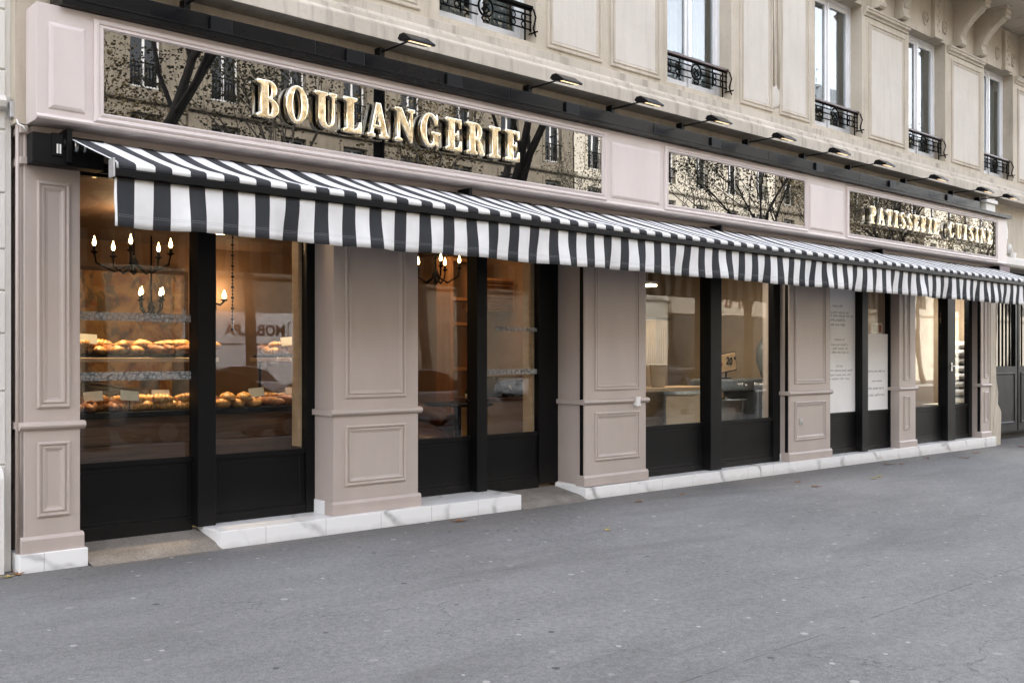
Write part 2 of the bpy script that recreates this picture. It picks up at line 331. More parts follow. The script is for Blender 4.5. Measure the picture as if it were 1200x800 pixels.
class MB:
    """collects geometry in world metres; build() links it as one mesh object"""
    def __init__(self): self.bm = bmesh.new()
    def face(self, pts, mi=0):
        f = self.bm.faces.new([self.bm.verts.new(p) for p in pts]); f.material_index = mi; return f
    def box(self, x0, x1, y0, y1, z0, z1, mi=0):
        r = bmesh.ops.create_cube(self.bm, size=1.0)['verts']
        bmesh.ops.transform(self.bm, matrix=Matrix.Translation(((x0+x1)/2, (y0+y1)/2, (z0+z1)/2)) @ Matrix.Diagonal((abs(x1-x0), abs(y1-y0), abs(z1-z0), 1)), verts=r)
        if mi:
            for f in {f for v in r for f in v.link_faces}: f.material_index = mi
        return r
    def obox(self, c, size, rot):
        r = bmesh.ops.create_cube(self.bm, size=1.0)['verts']
        bmesh.ops.transform(self.bm, matrix=Matrix.Translation(c) @ rot.to_4x4() @ Matrix.Diagonal((*size, 1)), verts=r)
        return r
    def tube(self, pts, r, n=10, mi=0, cap=True):
        pts = [Vector(p) for p in pts]; rs = r if isinstance(r, (list, tuple)) else [r]*len(pts)
        rings = []; up = None
        for i, p in enumerate(pts):
            d = (pts[min(i+1, len(pts)-1)] - pts[max(i-1, 0)]).normalized()
            if up is None:
                a = Vector((0, 0, 1)) if abs(d.z) < 0.9 else Vector((1, 0, 0)); up = d.cross(a).normalized()
            up = (up - d*up.dot(d)).normalized(); q = d.cross(up)
            rings.append([self.bm.verts.new(p + (up*cos(2*pi*k/n) + q*sin(2*pi*k/n))*rs[i]) for k in range(n)])
        for a, b in zip(rings, rings[1:]):
            for k in range(n):
                f = self.bm.faces.new((a[k], a[(k+1) % n], b[(k+1) % n], b[k])); f.material_index = mi; f.smooth = True
        if cap:
            for rg in (rings[0][::-1], rings[-1]):
                f = self.bm.faces.new(rg); f.material_index = mi
    def lathe(self, c, prof, n=20, mi=0):
        rings = [[self.bm.verts.new((c[0]+r*cos(2*pi*k/n), c[1]+r*sin(2*pi*k/n), c[2]+z)) for k in range(n)] for r, z in prof]
        for a, b in zip(rings, rings[1:]):
            for k in range(n):
                f = self.bm.faces.new((a[k], a[(k+1) % n], b[(k+1) % n], b[k])); f.material_index = mi; f.smooth = True
        for rg in (rings[0][::-1], rings[-1]):
            if prof[0 if rg is not rings[-1] else -1][0] > 1e-5:
                f = self.bm.faces.new(rg); f.material_index = mi
    def ball(self, c, r, s=(1, 1, 1), sub=2, rot=None):
        v = bmesh.ops.create_icosphere(self.bm, subdivisions=sub, radius=r)['verts']
        m = Matrix.Translation(c) @ (rot.to_4x4() if rot else Matrix.Identity(4)) @ Matrix.Diagonal((*s, 1))
        bmesh.ops.transform(self.bm, matrix=m, verts=v)
        for f in {f for a in v for f in a.link_faces}: f.smooth = True
        return v
    def profx(self, x0, x1, prof, closed=True):
        """(y,z) outline pulled along X, with end caps"""
        a = [self.bm.verts.new((x0, y, z)) for y, z in prof]; b = [self.bm.verts.new((x1, y, z)) for y, z in prof]
        n = len(prof)
        for k in range(n if closed else n-1):
            self.bm.faces.new((a[k], a[(k+1) % n], b[(k+1) % n], b[k]))
        if closed: self.bm.faces.new(a[::-1]); self.bm.faces.new(b)
    def ring(self, x0, x1, z0, z1, y, prof, fill=False):
        """mitred moulding round a rectangle; prof = (inset, proud)"""
        rows = []
        for d, o in prof:
            rows.append([self.bm.verts.new(p) for p in ((x0+d, y-o, z0+d), (x1-d, y-o, z0+d), (x1-d, y-o, z1-d), (x0+d, y-o, z1-d))])
        for a, b in zip(rows, rows[1:]):
            for k in range(4): self.bm.faces.new((a[k], a[(k+1) % 4], b[(k+1) % 4], b[k]))
        if fill: self.bm.faces.new(rows[-1])
    def build(self, name, mat, parent=None, bevel=0.0, smooth=False):
        bm = self.bm
        bmesh.ops.recalc_face_normals(bm, faces=bm.faces[:])
        me = bpy.data.meshes.new(name)
        off = world_loc(parent) if parent else Vector((0, 0, 0))
        if off.length: bmesh.ops.translate(bm, vec=-off, verts=bm.verts[:])
        if smooth:
            for f in bm.faces: f.smooth = True
        bm.to_mesh(me); bm.free()
        for m in (mat if isinstance(mat, list) else [mat]): me.materials.append(m)
        o = bpy.data.objects.new(name, me); COL.objects.link(o); o.parent = parent
        if bevel:
            b = o.modifiers.new('bevel', 'BEVEL'); b.width = bevel; b.segments = 2; b.limit_method = 'ANGLE'; b.angle_limit = radians(40)
        return o

def copy_tree(o, parent=None):
    c = o.copy(); COL.objects.link(c); c.parent = parent
    for ch in [x for x in bpy.data.objects if x.parent == o]: copy_tree(ch, c)
    return c

def gz(x):            # the street falls very slightly to the right
    return -0.0037 * (x - 2.2)

def text_mesh(s, size, mat, name, parent, loc, rot, extrude=0.001, bold=0.0, align='LEFT', shear=0.0, space=1.0):
    cu = bpy.data.curves.new(name, 'FONT'); cu.body = s; cu.size = size; cu.extrude = extrude; cu.offset = bold
    cu.align_x = align; cu.shear = shear; cu.space_character = space; cu.resolution_u = 4
    tmp = bpy.data.objects.new(name, cu); COL.objects.link(tmp)
    bpy.context.view_layer.update()
    me = bpy.data.meshes.new_from_object(tmp.evaluated_get(bpy.context.evaluated_depsgraph_get()))
    bpy.data.objects.remove(tmp); bpy.data.curves.remove(cu)
    me.materials.clear(); me.materials.append(mat)
    o = bpy.data.objects.new(name, me); COL.objects.link(o); o.parent = parent
    o.location = Vector(loc) - (world_loc(parent) if parent else Vector((0, 0, 0))); o.rotation_euler = rot
    return o
FRONT = (pi/2, 0, 0)      # text facing the street (-Y)

# ------------------------------------------------------------------ ground
def sheet(name, x0, x1, y0, y1, z, mat, nx=40):
    b = MB()
    for i in range(nx):
        a, c = x0 + (x1-x0)*i/nx, x0 + (x1-x0)*(i+1)/nx
        b.face([(a, y0, z+gz(a)), (c, y0, z+gz(c)), (c, y1, z+gz(c)), (a, y1, z+gz(a))])
    bmesh.ops.remove_doubles(b.bm, verts=b.bm.verts[:], dist=1e-4)
    return tag(b.build(name, mat), kind='structure')
sheet('road', -300, 400, -300, 60, -0.13, M['road'])
sheet('pavement', -60, 130, -9.6, 0.9, 0.0, M['asphalt'])
sheet('opposite_pavement', -60, 130, -34, -24.0, 0.0, M['asphalt'])
for nm, y0, y1 in (('kerb', -9.9, -9.6), ('opposite_kerb', -24.0, -23.7)):
    b = MB()
    for i in range(60):
        a = -60 + i*3.0
        v = b.box(a, a+2.99, y0, y1, -0.2, 0.006)
        for q in v: q.co.z += gz(q.co.x)
    tag(b.build(nm, M['granite'], bevel=0.01), kind='structure')

# concrete ramps at the two doorways
def ramp_slab(x0, x1, name, y1):
    b = MB()
    n = 8
    prof = [(-0.13, 0.004), (-0.05, 0.02), (0.02, 0.05)] + [(0.02 + (y1-0.02)*k/n, 0.05 + 0.085*k/n) for k in range(1, n+1)]
    for (ya, za), (yb, zb) in zip(prof, prof[1:]):
        b.face([(x0, ya, za+gz(x0)), (x1, ya, za+gz(x1)), (x1, yb, zb+gz(x1)), (x0, yb, zb+gz(x0))])
    b.face([(x0, -0.13, -0.05), (x1, -0.13, -0.05), (x1, -0.13, 0.004+gz(x1)), (x0, -0.13, 0.004+gz(x0))])
    tag(b.build(name, M['concrete']), kind='structure')
ramp_slab(2.705, 3.768, 'entrance_ramp', 0.46)
ramp_slab(7.184, 8.215, 'entrance_ramp', 0.56)

# ------------------------------------------------------------------ the shopfront
SHOP = empty('bakery_shopfront', (2.25, 0, 0), 'taupe painted bakery shopfront with black framed windows under a long fascia', 'shopfront')
PAN = [(0, 0), (0, 0.012), (0.012, 0.018), (0.022, 0.016), (0.026, 0.004), (0.036, 0.004), (0.042, 0.013), (0.055, 0.010), (0.066, 0.003), (0.072, 0.003), (0.076, 0.0)]
ZTOP = 3.325
pillars = [  # x0, x1, depth, panel x0, x1, base z0, left end of guide rail?
    (2.25, 2.656, 0.6, 2.34, 2.58, 0.137), (4.922, 5.889, 0.62, 5.045, 5.734, 0.14), (8.255, 9.333, 0.62, 8.426, 9.207, 0.12),
    (12.468, 13.572, 0.45, 12.60, 13.44, 0.115), (15.72, 16.284, 0.45, 15.865, 16.073, 0.105), (18.865, 19.235, 0.28, 18.976, 19.164, 0.10)]
for i, (x0, x1, dp, a, c, zb) in enumerate(pillars):
    b = MB(); b.box(x0, x1, 0, dp, zb, ZTOP)
    P = b.build('pillar', M['paint'], SHOP, bevel=0.006)
    for z0, z1 in ((1.22, 2.93), (0.40, 0.965)):
        b = MB(); b.ring(a, c, z0, z1, 0, PAN); b.build('panel_moulding', M['paint'], P)
    b = MB()
    b.profx(x0-0.035, x1+0.035, [(0.03, 1.055), (-0.012, 1.055), (-0.02, 1.065), (-0.033, 1.072), (-0.038, 1.088), (-0.033, 1.104), (-0.022, 1.112), (0.0, 1.118), (0.03, 1.118)])
    b.box(x0-0.033, x0-0.001, 0.03, dp-0.15, 1.06, 1.115)
    b.build('ledge', M['paint'], P, bevel=0.004)
    b = MB(); b.profx(x0-0.025, x1+0.025, [(0.12, zb), (-0.022, zb), (-0.022, zb+0.10), (-0.014, zb+0.115), (-0.003, zb+0.125), (0.12, zb+0.125)])
    b.build('base_block', M['paint'], P, bevel=0.003)
    if i in (2, 3, 5):      # dark shutter rail let into the reveal
        b = MB(); b.box(x0-0.006, x0+0.02, 0.02, 0.07, 0.02, 3.1); b.build('shutter_rail', M['black'], P)
    if i == 0:
        for z in (3.04, 3.27):
            b = MB(); b.box(x0-0.03, x0+0.02, -0.03, 0.2, z, z+0.055); b.build('capital_band', M['paint'], P, bevel=0.004)
    if i == 2:
        b = MB(); b.box(9.10, 9.165, -0.06, -0.001, 1.025, 1.125); b.box(9.094, 9.171, -0.064, -0.03, 1.108, 1.13); b.box(9.094, 9.171, -0.064, -0.03, 1.02, 1.042)
        b.build('socket', M['socket'], P, bevel=0.004)
    if i == 3:
        b = MB(); b.box(12.735, 12.80, -0.012, 0.003, 0.625, 0.72); b.box(12.76, 12.79, -0.03, -0.01, 0.65, 0.675); b.build('lock_plate', M['steel'], P, bevel=0.003)

# marble steps and plinths
def marble(x0, x1, y0, y1, z1, name='marble_step'):
    b = MB(); b.box(x0, x1, y0, y1, -0.25, z1); return b.build(name, M['marble'], SHOP, bevel=0.004)
marble(2.205, 2.70, -0.045, 0.25, 0.138, 'marble_plinth')
marble(3.768, 7.184, -0.10, 0.62, 0.139)
marble(8.215, 19.40, -0.055, 0.45, 0.112, 'marble_plinth')
def skirting(x, y0, y1, z0, z1):
    b = MB(); b.box(x-0.012, x-0.0005, y0, y1, z0, z1); b.build('marble_skirting', M['marble'], SHOP)
skirting(4.922, 0.13, 0.36, 0.14, 0.262); skirting(12.468, 0.125, 0.19, 0.113, 0.22)
b = MB(); b.face([(8.238, 0.002, 0.0), (8.238, 0.46, 0.1), (8.238, 0.46, 0.15), (8.238, 0.002, 0.13)]); b.face([(8.244, 0.002, 0.0), (8.244, 0.46, 0.1), (8.244, 0.46, 0.15), (8.244, 0.002, 0.13)])
b.face([(8.238, 0.002, 0.0), (8.244, 0.002, 0.0), (8.244, 0.002, 0.13), (8.238, 0.002, 0.13)]); b.face([(8.238, 0.002, 0.13), (8.244, 0.002, 0.13), (8.244, 0.46, 0.15), (8.238, 0.46, 0.15)])
b.build('marble_skirting', M['marble'], SHOP)

# glazed bays
def bay(x0, x1, y, panes, mull, z0, zt=3.07, zk=0.745, kind='display_window', proud=0.11, handle=None, films=()):
    b = MB()     # frame: head, jambs
    b.box(x0, x1, y-0.02, y+0.07, zt, ZTOP-0.002)
    b.box(x0, x1, y-0.028, y-0.021, zt+0.05, zt+0.075)
    edges = [x0] + [v for p in panes for v in p] + [x1]
    b.box(x0, panes[0][0], y-0.02, y+0.07, z0, zt); b.box(panes[-1][1], x1, y-0.02, y+0.07, z0, zt)
    W = b.build('%s' % kind, M['black'], SHOP, bevel=0.004)
    for (m0, m1) in mull:
        b = MB(); b.box(m0, m1, y-proud, y+0.07, z0+0.002, zt-0.001)
        b.build('mullion', M['black'], W, bevel=0.006)
    for i, (p0, p1) in enumerate(panes):
        b = MB(); b.box(p0, p1, y+0.012, y+0.05, z0-0.09, zk)
        b.ring(p0+0.05, p1-0.05, z0+0.10, zk-0.075, y+0.012, [(0, 0), (0, 0.004), (0.006, 0.004), (0.01, 0.0)])
        b.box(p0, p1, y-0.006, y+0.012, z0-0.09, z0+0.075); b.box(p0, p1, y-0.004, y+0.012, zk-0.045, zk+0.001)
        b.build('kick_panel', M['black'], W, bevel=0.003)
        b = MB(); b.box(p0, p1, y+0.02, y+0.028, zk+0.001, zt-0.001); g = b.build('glass_pane', M['glass'], W)
        for (fi, fa, fb, fz0, fz1) in films:
            if fi == i:
                b = MB(); b.box(fa, fb, y+0.016, y+0.0185, fz0, fz1); b.build('pattern_band', M['film'], W)
    if handle:
        b = MB(); hx, hz = handle; b.box(hx-0.02, hx+0.02, y-proud-0.012, y-proud-0.001, hz-0.09, hz+0.06); b.tube([(hx, y-proud-0.01, hz), (hx, y-proud-0.06, hz), (hx-0.11, y-proud-0.06, hz)], 0.009)
        b.build('door_handle', M['steel'], W)
    return W
bay(2.657, 4.921, 0.35, [(2.70, 3.715), (3.885, 4.83)], [(3.716, 3.884)], 0.14, films=[(0, 2.705, 3.71, 1.905, 1.975), (0, 2.705, 3.71, 1.412, 1.482)])
bay(5.89, 8.254, 0.45, [(5.95, 6.935), (7.081, 7.95)], [(6.936, 7.080)], 0.141, kind='glazed_door', films=[(1, 7.085, 7.945, 1.41, 1.472), (1, 7.3, 7.945, 1.90, 1.945)])
bay(9.334, 12.467, 0.17, [(9.38, 10.708), (10.95, 12.30)], [(10.709, 10.949)], 0.113)
bay(13.573, 15.719, 0.17, [(13.62, 14.628), (14.814, 15.69)], [(14.629, 14.813)], 0.113)
bay(16.285, 18.864, 0.19, [(16.35, 17.663), (17.97, 18.73)], [(17.664, 17.969)], 0.113, kind='glazed_door', handle=(17.80, 1.45))

# fascia
b = MB()
b.profx(2.263, 19.37, [(0.0, 3.335), (-0.225, 3.335), (-0.262, 3.345), (-0.27, 3.36), (-0.262, 3.375), (-0.255, 3.38), (-0.255, 4.19), (0.0, 4.19)])
FAS = b.build('fascia', M['paint_light'], SHOP, bevel=0.003)
b = MB(); b.box(2.30, 19.30, -0.012, 0.10, 3.10, 3.334); b.build('soffit_board', M['paint'], SHOP)
for x0, x1 in ((2.345, 2.606), (8.42, 9.28), (12.56, 13.485)):
    b = MB(); b.ring(x0, x1, 3.425, 4.06, -0.255, [(0, 0), (0, 0.004), (0.012, 0.012), (0.03, 0.018), (0.035, 0.018)], fill=True)
    b.build('raised_panel', M['paint_light'], FAS)
SGN = [(2.742, 8.263), (9.44, 12.448), (13.655, 18.87)]
FR = [(-0.075, 0), (-0.075, 0.014), (-0.06, 0.024), (-0.04, 0.020), (-0.034, 0.010), (-0.022, 0.016), (-0.012, 0.020), (0.0, 0.006), (0.0, 0.0)]
signs = []
for x0, x1 in SGN:
    b = MB(); b.box(x0-0.001, x1+0.001, -0.2585, -0.2565, 3.449, 4.081); S = b.build('sign_panel', M['sign_glass'], SHOP)
    b = MB(); b.ring(x0, x1, 3.45, 4.08, -0.255, FR); b.build('sign_frame', M['paint_light'], S)
    signs.append(S)
# black gutter strip above the fascia
b = MB(); b.box(2.42, 19.40, -0.33, -0.02, 4.192, 4.245); b.box(2.42, 19.40, -0.335, -0.3302, 4.236, 4.25)
CAN = b.build('gutter_strip', M['black_gloss'], SHOP, bevel=0.004)
b = MB(); xs = [2.42, 4.6, 6.9, 9.2, 11.6, 14.0, 16.3, 18.25]
for a, c in zip(xs, xs[1:]): b.box(a, c-0.006, -0.235, -0.04, 4.2455, 4.405)
b.build('gutter_board', M['black_gloss'], CAN, bevel=0.004)
for x in (3.6, 4.9, 6.05, 7.7, 10.3, 12.75, 14.9, 16.9):
    b = MB(); b.box(x, x+0.19, -0.262, -0.2352, 4.27, 4.39); b.build('lamp_driver', M['black'], CAN, bevel=0.004)

# gilt letters ------------------------------------------------------
def arc(cx, cy, rx, ry, a0, a1, n=14):
    return [(cx + rx*cos(radians(a0 + (a1-a0)*k/n)), cy + ry*sin(radians(a0 + (a1-a0)*k/n))) for k in range(n+1)]
SL = [(0, 1), (0, .9), (.11, .86), (.11, .14), (0, .1)]
def glyphs():
    g = {}
    g['I'] = (.46, [[(0, 0), (.46, 0), (.46, .1), (.35, .14), (.35, .86), (.46, .9), (.46, 1)] + SL])
    g['L'] = (.6, [[(0, 0), (.6, 0), (.6, .34), (.52, .34), (.46, .16), (.35, .12), (.35, .86), (.46, .9), (.46, 1)] + SL])
    g['E'] = (.62, [[(0, 0), (.62, 0), (.62, .33), (.54, .33), (.48, .13), (.35, .11), (.35, .45), (.42, .45), (.44, .36), (.5, .36), (.5, .64), (.44, .64), (.42, .55), (.35, .55), (.35, .89), (.48, .87), (.53, .7), (.61, .7), (.61, 1)] + SL])
    g['T'] = (.64, [[(.14, 0), (.5, 0), (.5, .1), (.44, .13), (.44, .88), (.52, .86), (.57, .68), (.64, .68), (.64, 1), (0, 1), (0, .68), (.07, .68), (.12, .86), (.2, .88), (.2, .13), (.14, .1)]])
    g['U'] = (.70, [[(0, 1), (0, .9), (.1, .87)] + arc(.365, .3, .265, .31, 180, 360) + [(.63, .87), (.70, .9), (.70, 1), (.45, 1), (.45, .9), (.53, .87)] + arc(.43, .3, .10, .2, 0, -180) + [(.33, .87), (.41, .9), (.41, 1)]])
    g['N'] = (.72, [[(0, 0), (.26, 0), (.26, .1), (.18, .13), (.18, .62), (.55, 0), (.64, 0), (.64, .87), (.72, .9), (.72, 1), (.46, 1), (.46, .9), (.55, .87), (.55, .42), (.24, 1), (0, 1), (0, .9), (.08, .87), (.08, .13), (0, .1)]])
    g['A'] = (.74, [[(0, 0), (.26, 0), (.26, .1), (.19, .12), (.23, .26), (.44, .26), (.47, .12), (.4, .1), (.4, 0), (.74, 0), (.74, .1), (.68, .12), (.45, 1), (.28, 1), (.09, .12), (0, .1)], [(.255, .36), (.415, .36), (.335, .72)]])
    g['B'] = (.64, [[(0, 0)] + arc(.37, .27, .27, .27, -90, 75) + arc(.35, .76, .24, .24, -60, 90) + SL, [(.34, .11)] + arc(.36, .275, .075, .165, -90, 90) + [(.34, .44)], [(.34, .57)] + arc(.35, .735, .065, .165, -90, 90) + [(.34, .9)]])
    g['P'] = (.62, [[(0, 0), (.46, 0), (.46, .1), (.35, .14), (.35, .42)] + arc(.36, .71, .26, .29, -90, 90) + SL, [(.34, .53)] + arc(.35, .71, .075, .18, -90, 90) + [(.34, .89)]])
    g['R'] = (.72, [[(0, 0), (.43, 0), (.43, .1), (.35, .14), (.35, .44), (.39, .43), (.47, .08), (.53, 0), (.72, 0), (.72, .1), (.67, .12), (.61, .38), (.52, .47)] + arc(.37, .73, .25, .27, -45, 90) + SL, [(.34, .55)] + arc(.36, .725, .07, .165, -90, 90) + [(.34, .89)]])
    g['O'] = (.68, [arc(.34, .5, .34, .52, 0, 348, 30), arc(.34, .5, .125, .41, 0, 345, 24)])
    cc = arc(.35, .5, .35, .52, 52, 308, 24); ci = arc(.36, .5, .14, .41, 300, 60, 20)
    g['G'] = (.74, [cc + [(.62, .0), (.67, .0), (.67, .36), (.74, .38), (.74, .47), (.41, .47), (.41, .38), (.47, .36), (.47, .19)] + ci + [(.48, .8), (.53, .66), (.64, .66), (.64, 1.0), (.58, 1.0)]])
    g['C'] = (.68, [cc + [(.63, .18), (.66, .36), (.58, .36), (.52, .22)] + ci + [(.48, .8), (.53, .66), (.64, .66), (.64, 1.0), (.58, 1.0)]])
    # S from a swept centre line
    cl = [(.53, .74), (.5, .9), (.34, .96), (.19, .9), (.15, .75), (.22, .6), (.36, .5), (.48, .38), (.5, .23), (.42, .09), (.28, .04), (.14, .1), (.08, .27)]
    wd = [.05, .05, .05, .08, .11, .13, .135, .13, .11, .08, .05, .05, .05]
    l, r = [], []
    for i, (x, y) in enumerate(cl):
        a, b2 = cl[max(i-1, 0)], cl[min(i+1, len(cl)-1)]; dx, dy = b2[0]-a[0], b2[1]-a[1]; q = math.hypot(dx, dy)
        l.append((x - dy/q*wd[i], y + dx/q*wd[i])); r.append((x + dy/q*wd[i], y - dx/q*wd[i]))
    g['S'] = (.60, [l + r[::-1]])
    return g
GL = glyphs()
def letter(ch, h):
    w, loops = GL[ch]
    cu = bpy.data.curves.new('letter', 'CURVE'); cu.dimensions = '2D'; cu.fill_mode = 'BOTH'; cu.extrude = 0.02; cu.bevel_depth = 0.011; cu.bevel_resolution = 2; cu.offset = -0.011
    for lp in loops:
        s = cu.splines.new('POLY'); s.points.add(len(lp)-1); s.use_cyclic_u = True
        for p, (x, y) in zip(s.points, lp): p.co = (x*h, y*h, 0, 1)
    t = bpy.data.objects.new('letter', cu); COL.objects.link(t); bpy.context.view_layer.update()
    me = bpy.data.meshes.new_from_object(t.evaluated_get(bpy.context.evaluated_depsgraph_get()))
    bpy.data.objects.remove(t); bpy.data.curves.remove(cu)
    me.materials.clear(); me.materials.append(M['gold'])
    return me, w*h
LCACHE = {}
def gilt_word(word, x0, x1, zc, h, S):
    tot = sum(GL[c][0]*h for c in word); gap = (x1-x0-tot)/(len(word)-1); x = x0
    for ch in word:
        if (ch, h) not in LCACHE: LCACHE[(ch, h)] = letter(ch, h)
        me, w = LCACHE[(ch, h)]
        o = bpy.data.objects.new('letter', me); COL.objects.link(o); o.parent = S
        o.location = Vector((x, -0.315, zc - h/2)) - world_loc(S); o.rotation_euler = FRONT
        x += w + gap
gilt_word('BOULANGERIE', 3.97, 6.94, 3.775, 0.32, signs[0])
gilt_word('PATISSERIE', 14.15, 16.40, 3.77, 0.27, signs[2])
gilt_word('CUISINE', 16.80, 18.50, 3.77, 0.27, signs[2])

# ------------------------------------------------------------------ awning
AW = empty('striped_awning', (2.53, -0.5, 2.5), 'black and white striped awning stretched out over the bakery pavement', 'awning')
X0, X1 = 2.535, 19.3
YB, ZB, YF, ZF = -0.10, 3.265, -1.04, 2.955
def valance_y(x, t):      # t: 0 top .. 1 hem
    return YF - 0.012 + t*(0.022*sin(x*5.1+0.6) + 0.017*sin(x*11.7) + 0.010*sin(x*23.3+1.0))*min(1, t*1.6)
b = MB(); nx, nv = 900, 7
prev = None
for i in range(nx+1):
    x = X0 + (X1-X0)*i/nx
    col = []
    for k in range(nv+1):
        t = k/nv
        z = 2.836 - t*(0.332 + 0.004*sin(x*3.1) + 0.003*sin(x*9.0+1))
        xx = x + t*0.008*sin(x*7.0) + 0.006*t*sin(t*5+x*4)
        col.append(b.bm.verts.new((xx, valance_y(x, t) + 0.006*sin(t*4.2 + x*2.7), z)))
    if prev:
        for k in range(nv): b.bm.faces.new((prev[k], col[k], col[k+1], prev[k+1])).smooth = True
    prev = col
V = b.build('valance', M['canvas'], AW)
md = V.modifiers.new('thickness', 'SOLIDIFY'); md.thickness = 0.003
b = MB(); prev = None; nx = 300
for i in range(nx+1):
    x = X0 + (X1-X0)*i/nx; col = []
    for k in range(13):
        t = k/10.0
        if k <= 10:
            sag = -0.026*sin(pi*t)*(0.7 + 0.5*sin(x*1.9)) - 0.009*sin(pi*t)*sin(x*6.3)
            p = (x, YB + (YF-YB)*t, ZB + (ZF-ZB)*t + sag)
        elif k == 11: p = (x, YF-0.034, ZF-0.018)
        else: p = (x, YF-0.038, ZF-0.058)
        col.append(b.bm.verts.new(p))
    if prev:
        for k in range(12): b.bm.faces.new((prev[k], col[k], col[k+1], prev[k+1])).smooth = True
    prev = col
F = b.build('canopy_fabric', M['canvas'], AW)
md = F.modifiers.new('thickness', 'SOLIDIFY'); md.thickness = 0.003; md.offset = -1
b = MB(); b.profx(X0-0.012, X1+0.01, [(YF+0.03, ZF-0.02), (YF-0.03, ZF-0.02), (YF-0.034, ZF-0.06), (YF-0.046, ZF-0.066), (YF-0.046, ZF-0.112), (YF+0.0, ZF-0.118), (YF+0.03, ZF-0.10)])
FB = b.build('front_bar', M['black'], AW, bevel=0.003)
b = MB(); b.box(X0-0.026, X0-0.0125, YF-0.05, YF+0.04, ZF-0.122, ZF+0.008); b.build('end_cap', M['alu'], FB, bevel=0.004)
b = MB(); b.tube([(X0-0.05, YB-0.03, 3.20), (X1, YB-0.03, 3.20)], 0.052, 16); b.build('roller', M['black'], AW)
for x in (X0-0.02, 6.4, 10.6, 14.8, 19.2):
    b = MB(); b.box(x-0.02, x+0.02, -0.20, -0.013, 3.06, 3.31); b.build('wall_bracket', M['black'], AW, bevel=0.004)
b = MB(); b.tube([(X0-0.06, YB-0.03, 3.20), (X0-0.02, YB-0.03, 3.20)], 0.056, 16); b.box(X0-0.14, X0-0.06, -0.17, -0.05, 3.10, 3.27); MH = b.build('motor_head', M['black'], AW, bevel=0.004)
b = MB(); b.tube([(X0+0.02, YB-0.03, 3.20), (X0+0.05, YB-0.03, 3.20)], 0.0585, 16); b.tube([(X0+0.09, YB-0.03, 3.20), (X0+0.105, YB-0.03, 3.20)], 0.056, 16); b.build('collar', M['steel'], MH)
b = MB()
for dx in (-0.10, -0.08): b.box(X0+dx-0.006, X0+dx+0.006, -0.174, -0.1705, 3.12, 3.19)
b.build('rating_sticker', M['socket'], MH)
b = MB(); b.box(2.264, 2.78, -0.16, -0.013, 3.035, 3.262); b.box(2.78, 4.9, -0.05, -0.013, 3.035, 3.09); b.build('roller_housing', M['black'], AW, bevel=0.006)
for x in (2.75, 6.6, 9.9, 13.4, 16.6, 19.0):     # folding arms under the canvas
    s = -1 if x > 18.5 else 1
    b = MB(); el = (x+s*0.62, -0.52, 2.98)
    b.tube([(x, -0.06, 3.09), el], 0.022, 10); b.tube([el, (x+s*0.12, YF+0.02, ZF-0.07)], 0.02, 10)
    A = b.build('folding_arm', M['black'], AW)
    b = MB(); b.ball(el, 0.036); b.ball((x, -0.06, 3.09), 0.04); b.build('arm_joint', M['black'], A)

# ------------------------------------------------------------------ stone building over the shop
BLD = empty('stone_building', (2.25, 0.03, 4.4), 'cream limestone apartment building with tall white windows above the bakery', 'building')
def wall_holes(b, x0, x1, z0, z1, holes, y, dp):
    xs = sorted({x0, x1, *[v for h in holes for v in h[:2]]}); zs = sorted({z0, z1, *[v for h in holes for v in h[2:4]]})
    for xa, xb in zip(xs, xs[1:]):
        for za, zb in zip(zs, zs[1:]):
            if not any(h[0] <= xa and xb <= h[1] and h[2] <= za and zb <= h[3] for h in holes):
                b.face([(xa, y, za), (xb, y, za), (xb, y, zb), (xa, y, zb)])
    for h0, h1, k0, k1 in [h[:4] for h in holes]:
        b.face([(h0, y, k0), (h0, y+dp, k0), (h0, y+dp, k1), (h0, y, k1)]); b.face([(h1, y, k0), (h1, y+dp, k0), (h1, y+dp, k1), (h1, y, k1)])
        b.face([(h0, y, k1), (h1, y, k1), (h1, y+dp, k1), (h0, y+dp, k1)]); b.face([(h0, y, k0), (h1, y, k0), (h1, y+dp, k0), (h0, y+dp, k0)])
WIN = [(6.178, 7.517), (9.777, 11.119), (13.194, 14.559), (16.10, 17.45), (19.048, 20.38), (21.9, 23.25)]
b = MB(); wall_holes(b, 2.19, 27.0, 4.95, 8.6, [(a, c, 5.055, 7.14) for a, c in WIN], 0.03, 0.26)
bmesh.ops.remove_doubles(b.bm, verts=b.bm.verts[:], dist=1e-4)
b.build('wall', M['stone'], BLD)
b = MB(); b.box(2.19, 27, 0.002, 0.25, 3.34, 4.56); b.build('frieze', M['stone'], BLD)
b = MB(); b.box(2.19, 40, 1.6, 12, 3.34, 21.0); b.box(2.19, 40, 0.3, 1.6, 8.6, 21.0); b.box(27.01, 40, 0.05, 1.6, 0, 8.6); b.build('upper_storeys', M['stone'], BLD)
b = MB(); b.profx(2.19, 27.0, [(0.1, 4.557), (-0.262, 4.557), (-0.262, 4.695), (-0.25, 4.70), (-0.25, 4.71), (-0.225, 4.722), (-0.205, 4.745), (-0.20, 4.79), (-0.145, 4.797), (-0.14, 4.81), (-0.13, 4.84), (-0.10, 4.855), (-0.07, 4.86), (-0.07, 4.955), (0.028, 4.985), (0.1, 4.985)])
b.build('cornice', M['stone_cornice'], BLD, bevel=0.003)
SP = [(0, 0), (0, 0.014), (0.012, 0.02), (0.03, 0.018), (0.036, 0.004), (0.048, 0.004), (0.06, 0.014), (0.085, 0.008), (0.092, 0.003)]
PNL = [(5.02, 5.93), (7.686, 8.574), (8.721, 9.63), (11.31, 12.08), (12.255, 13.03), (14.77, 15.955), (17.68, 18.88), (20.6, 21.7)]
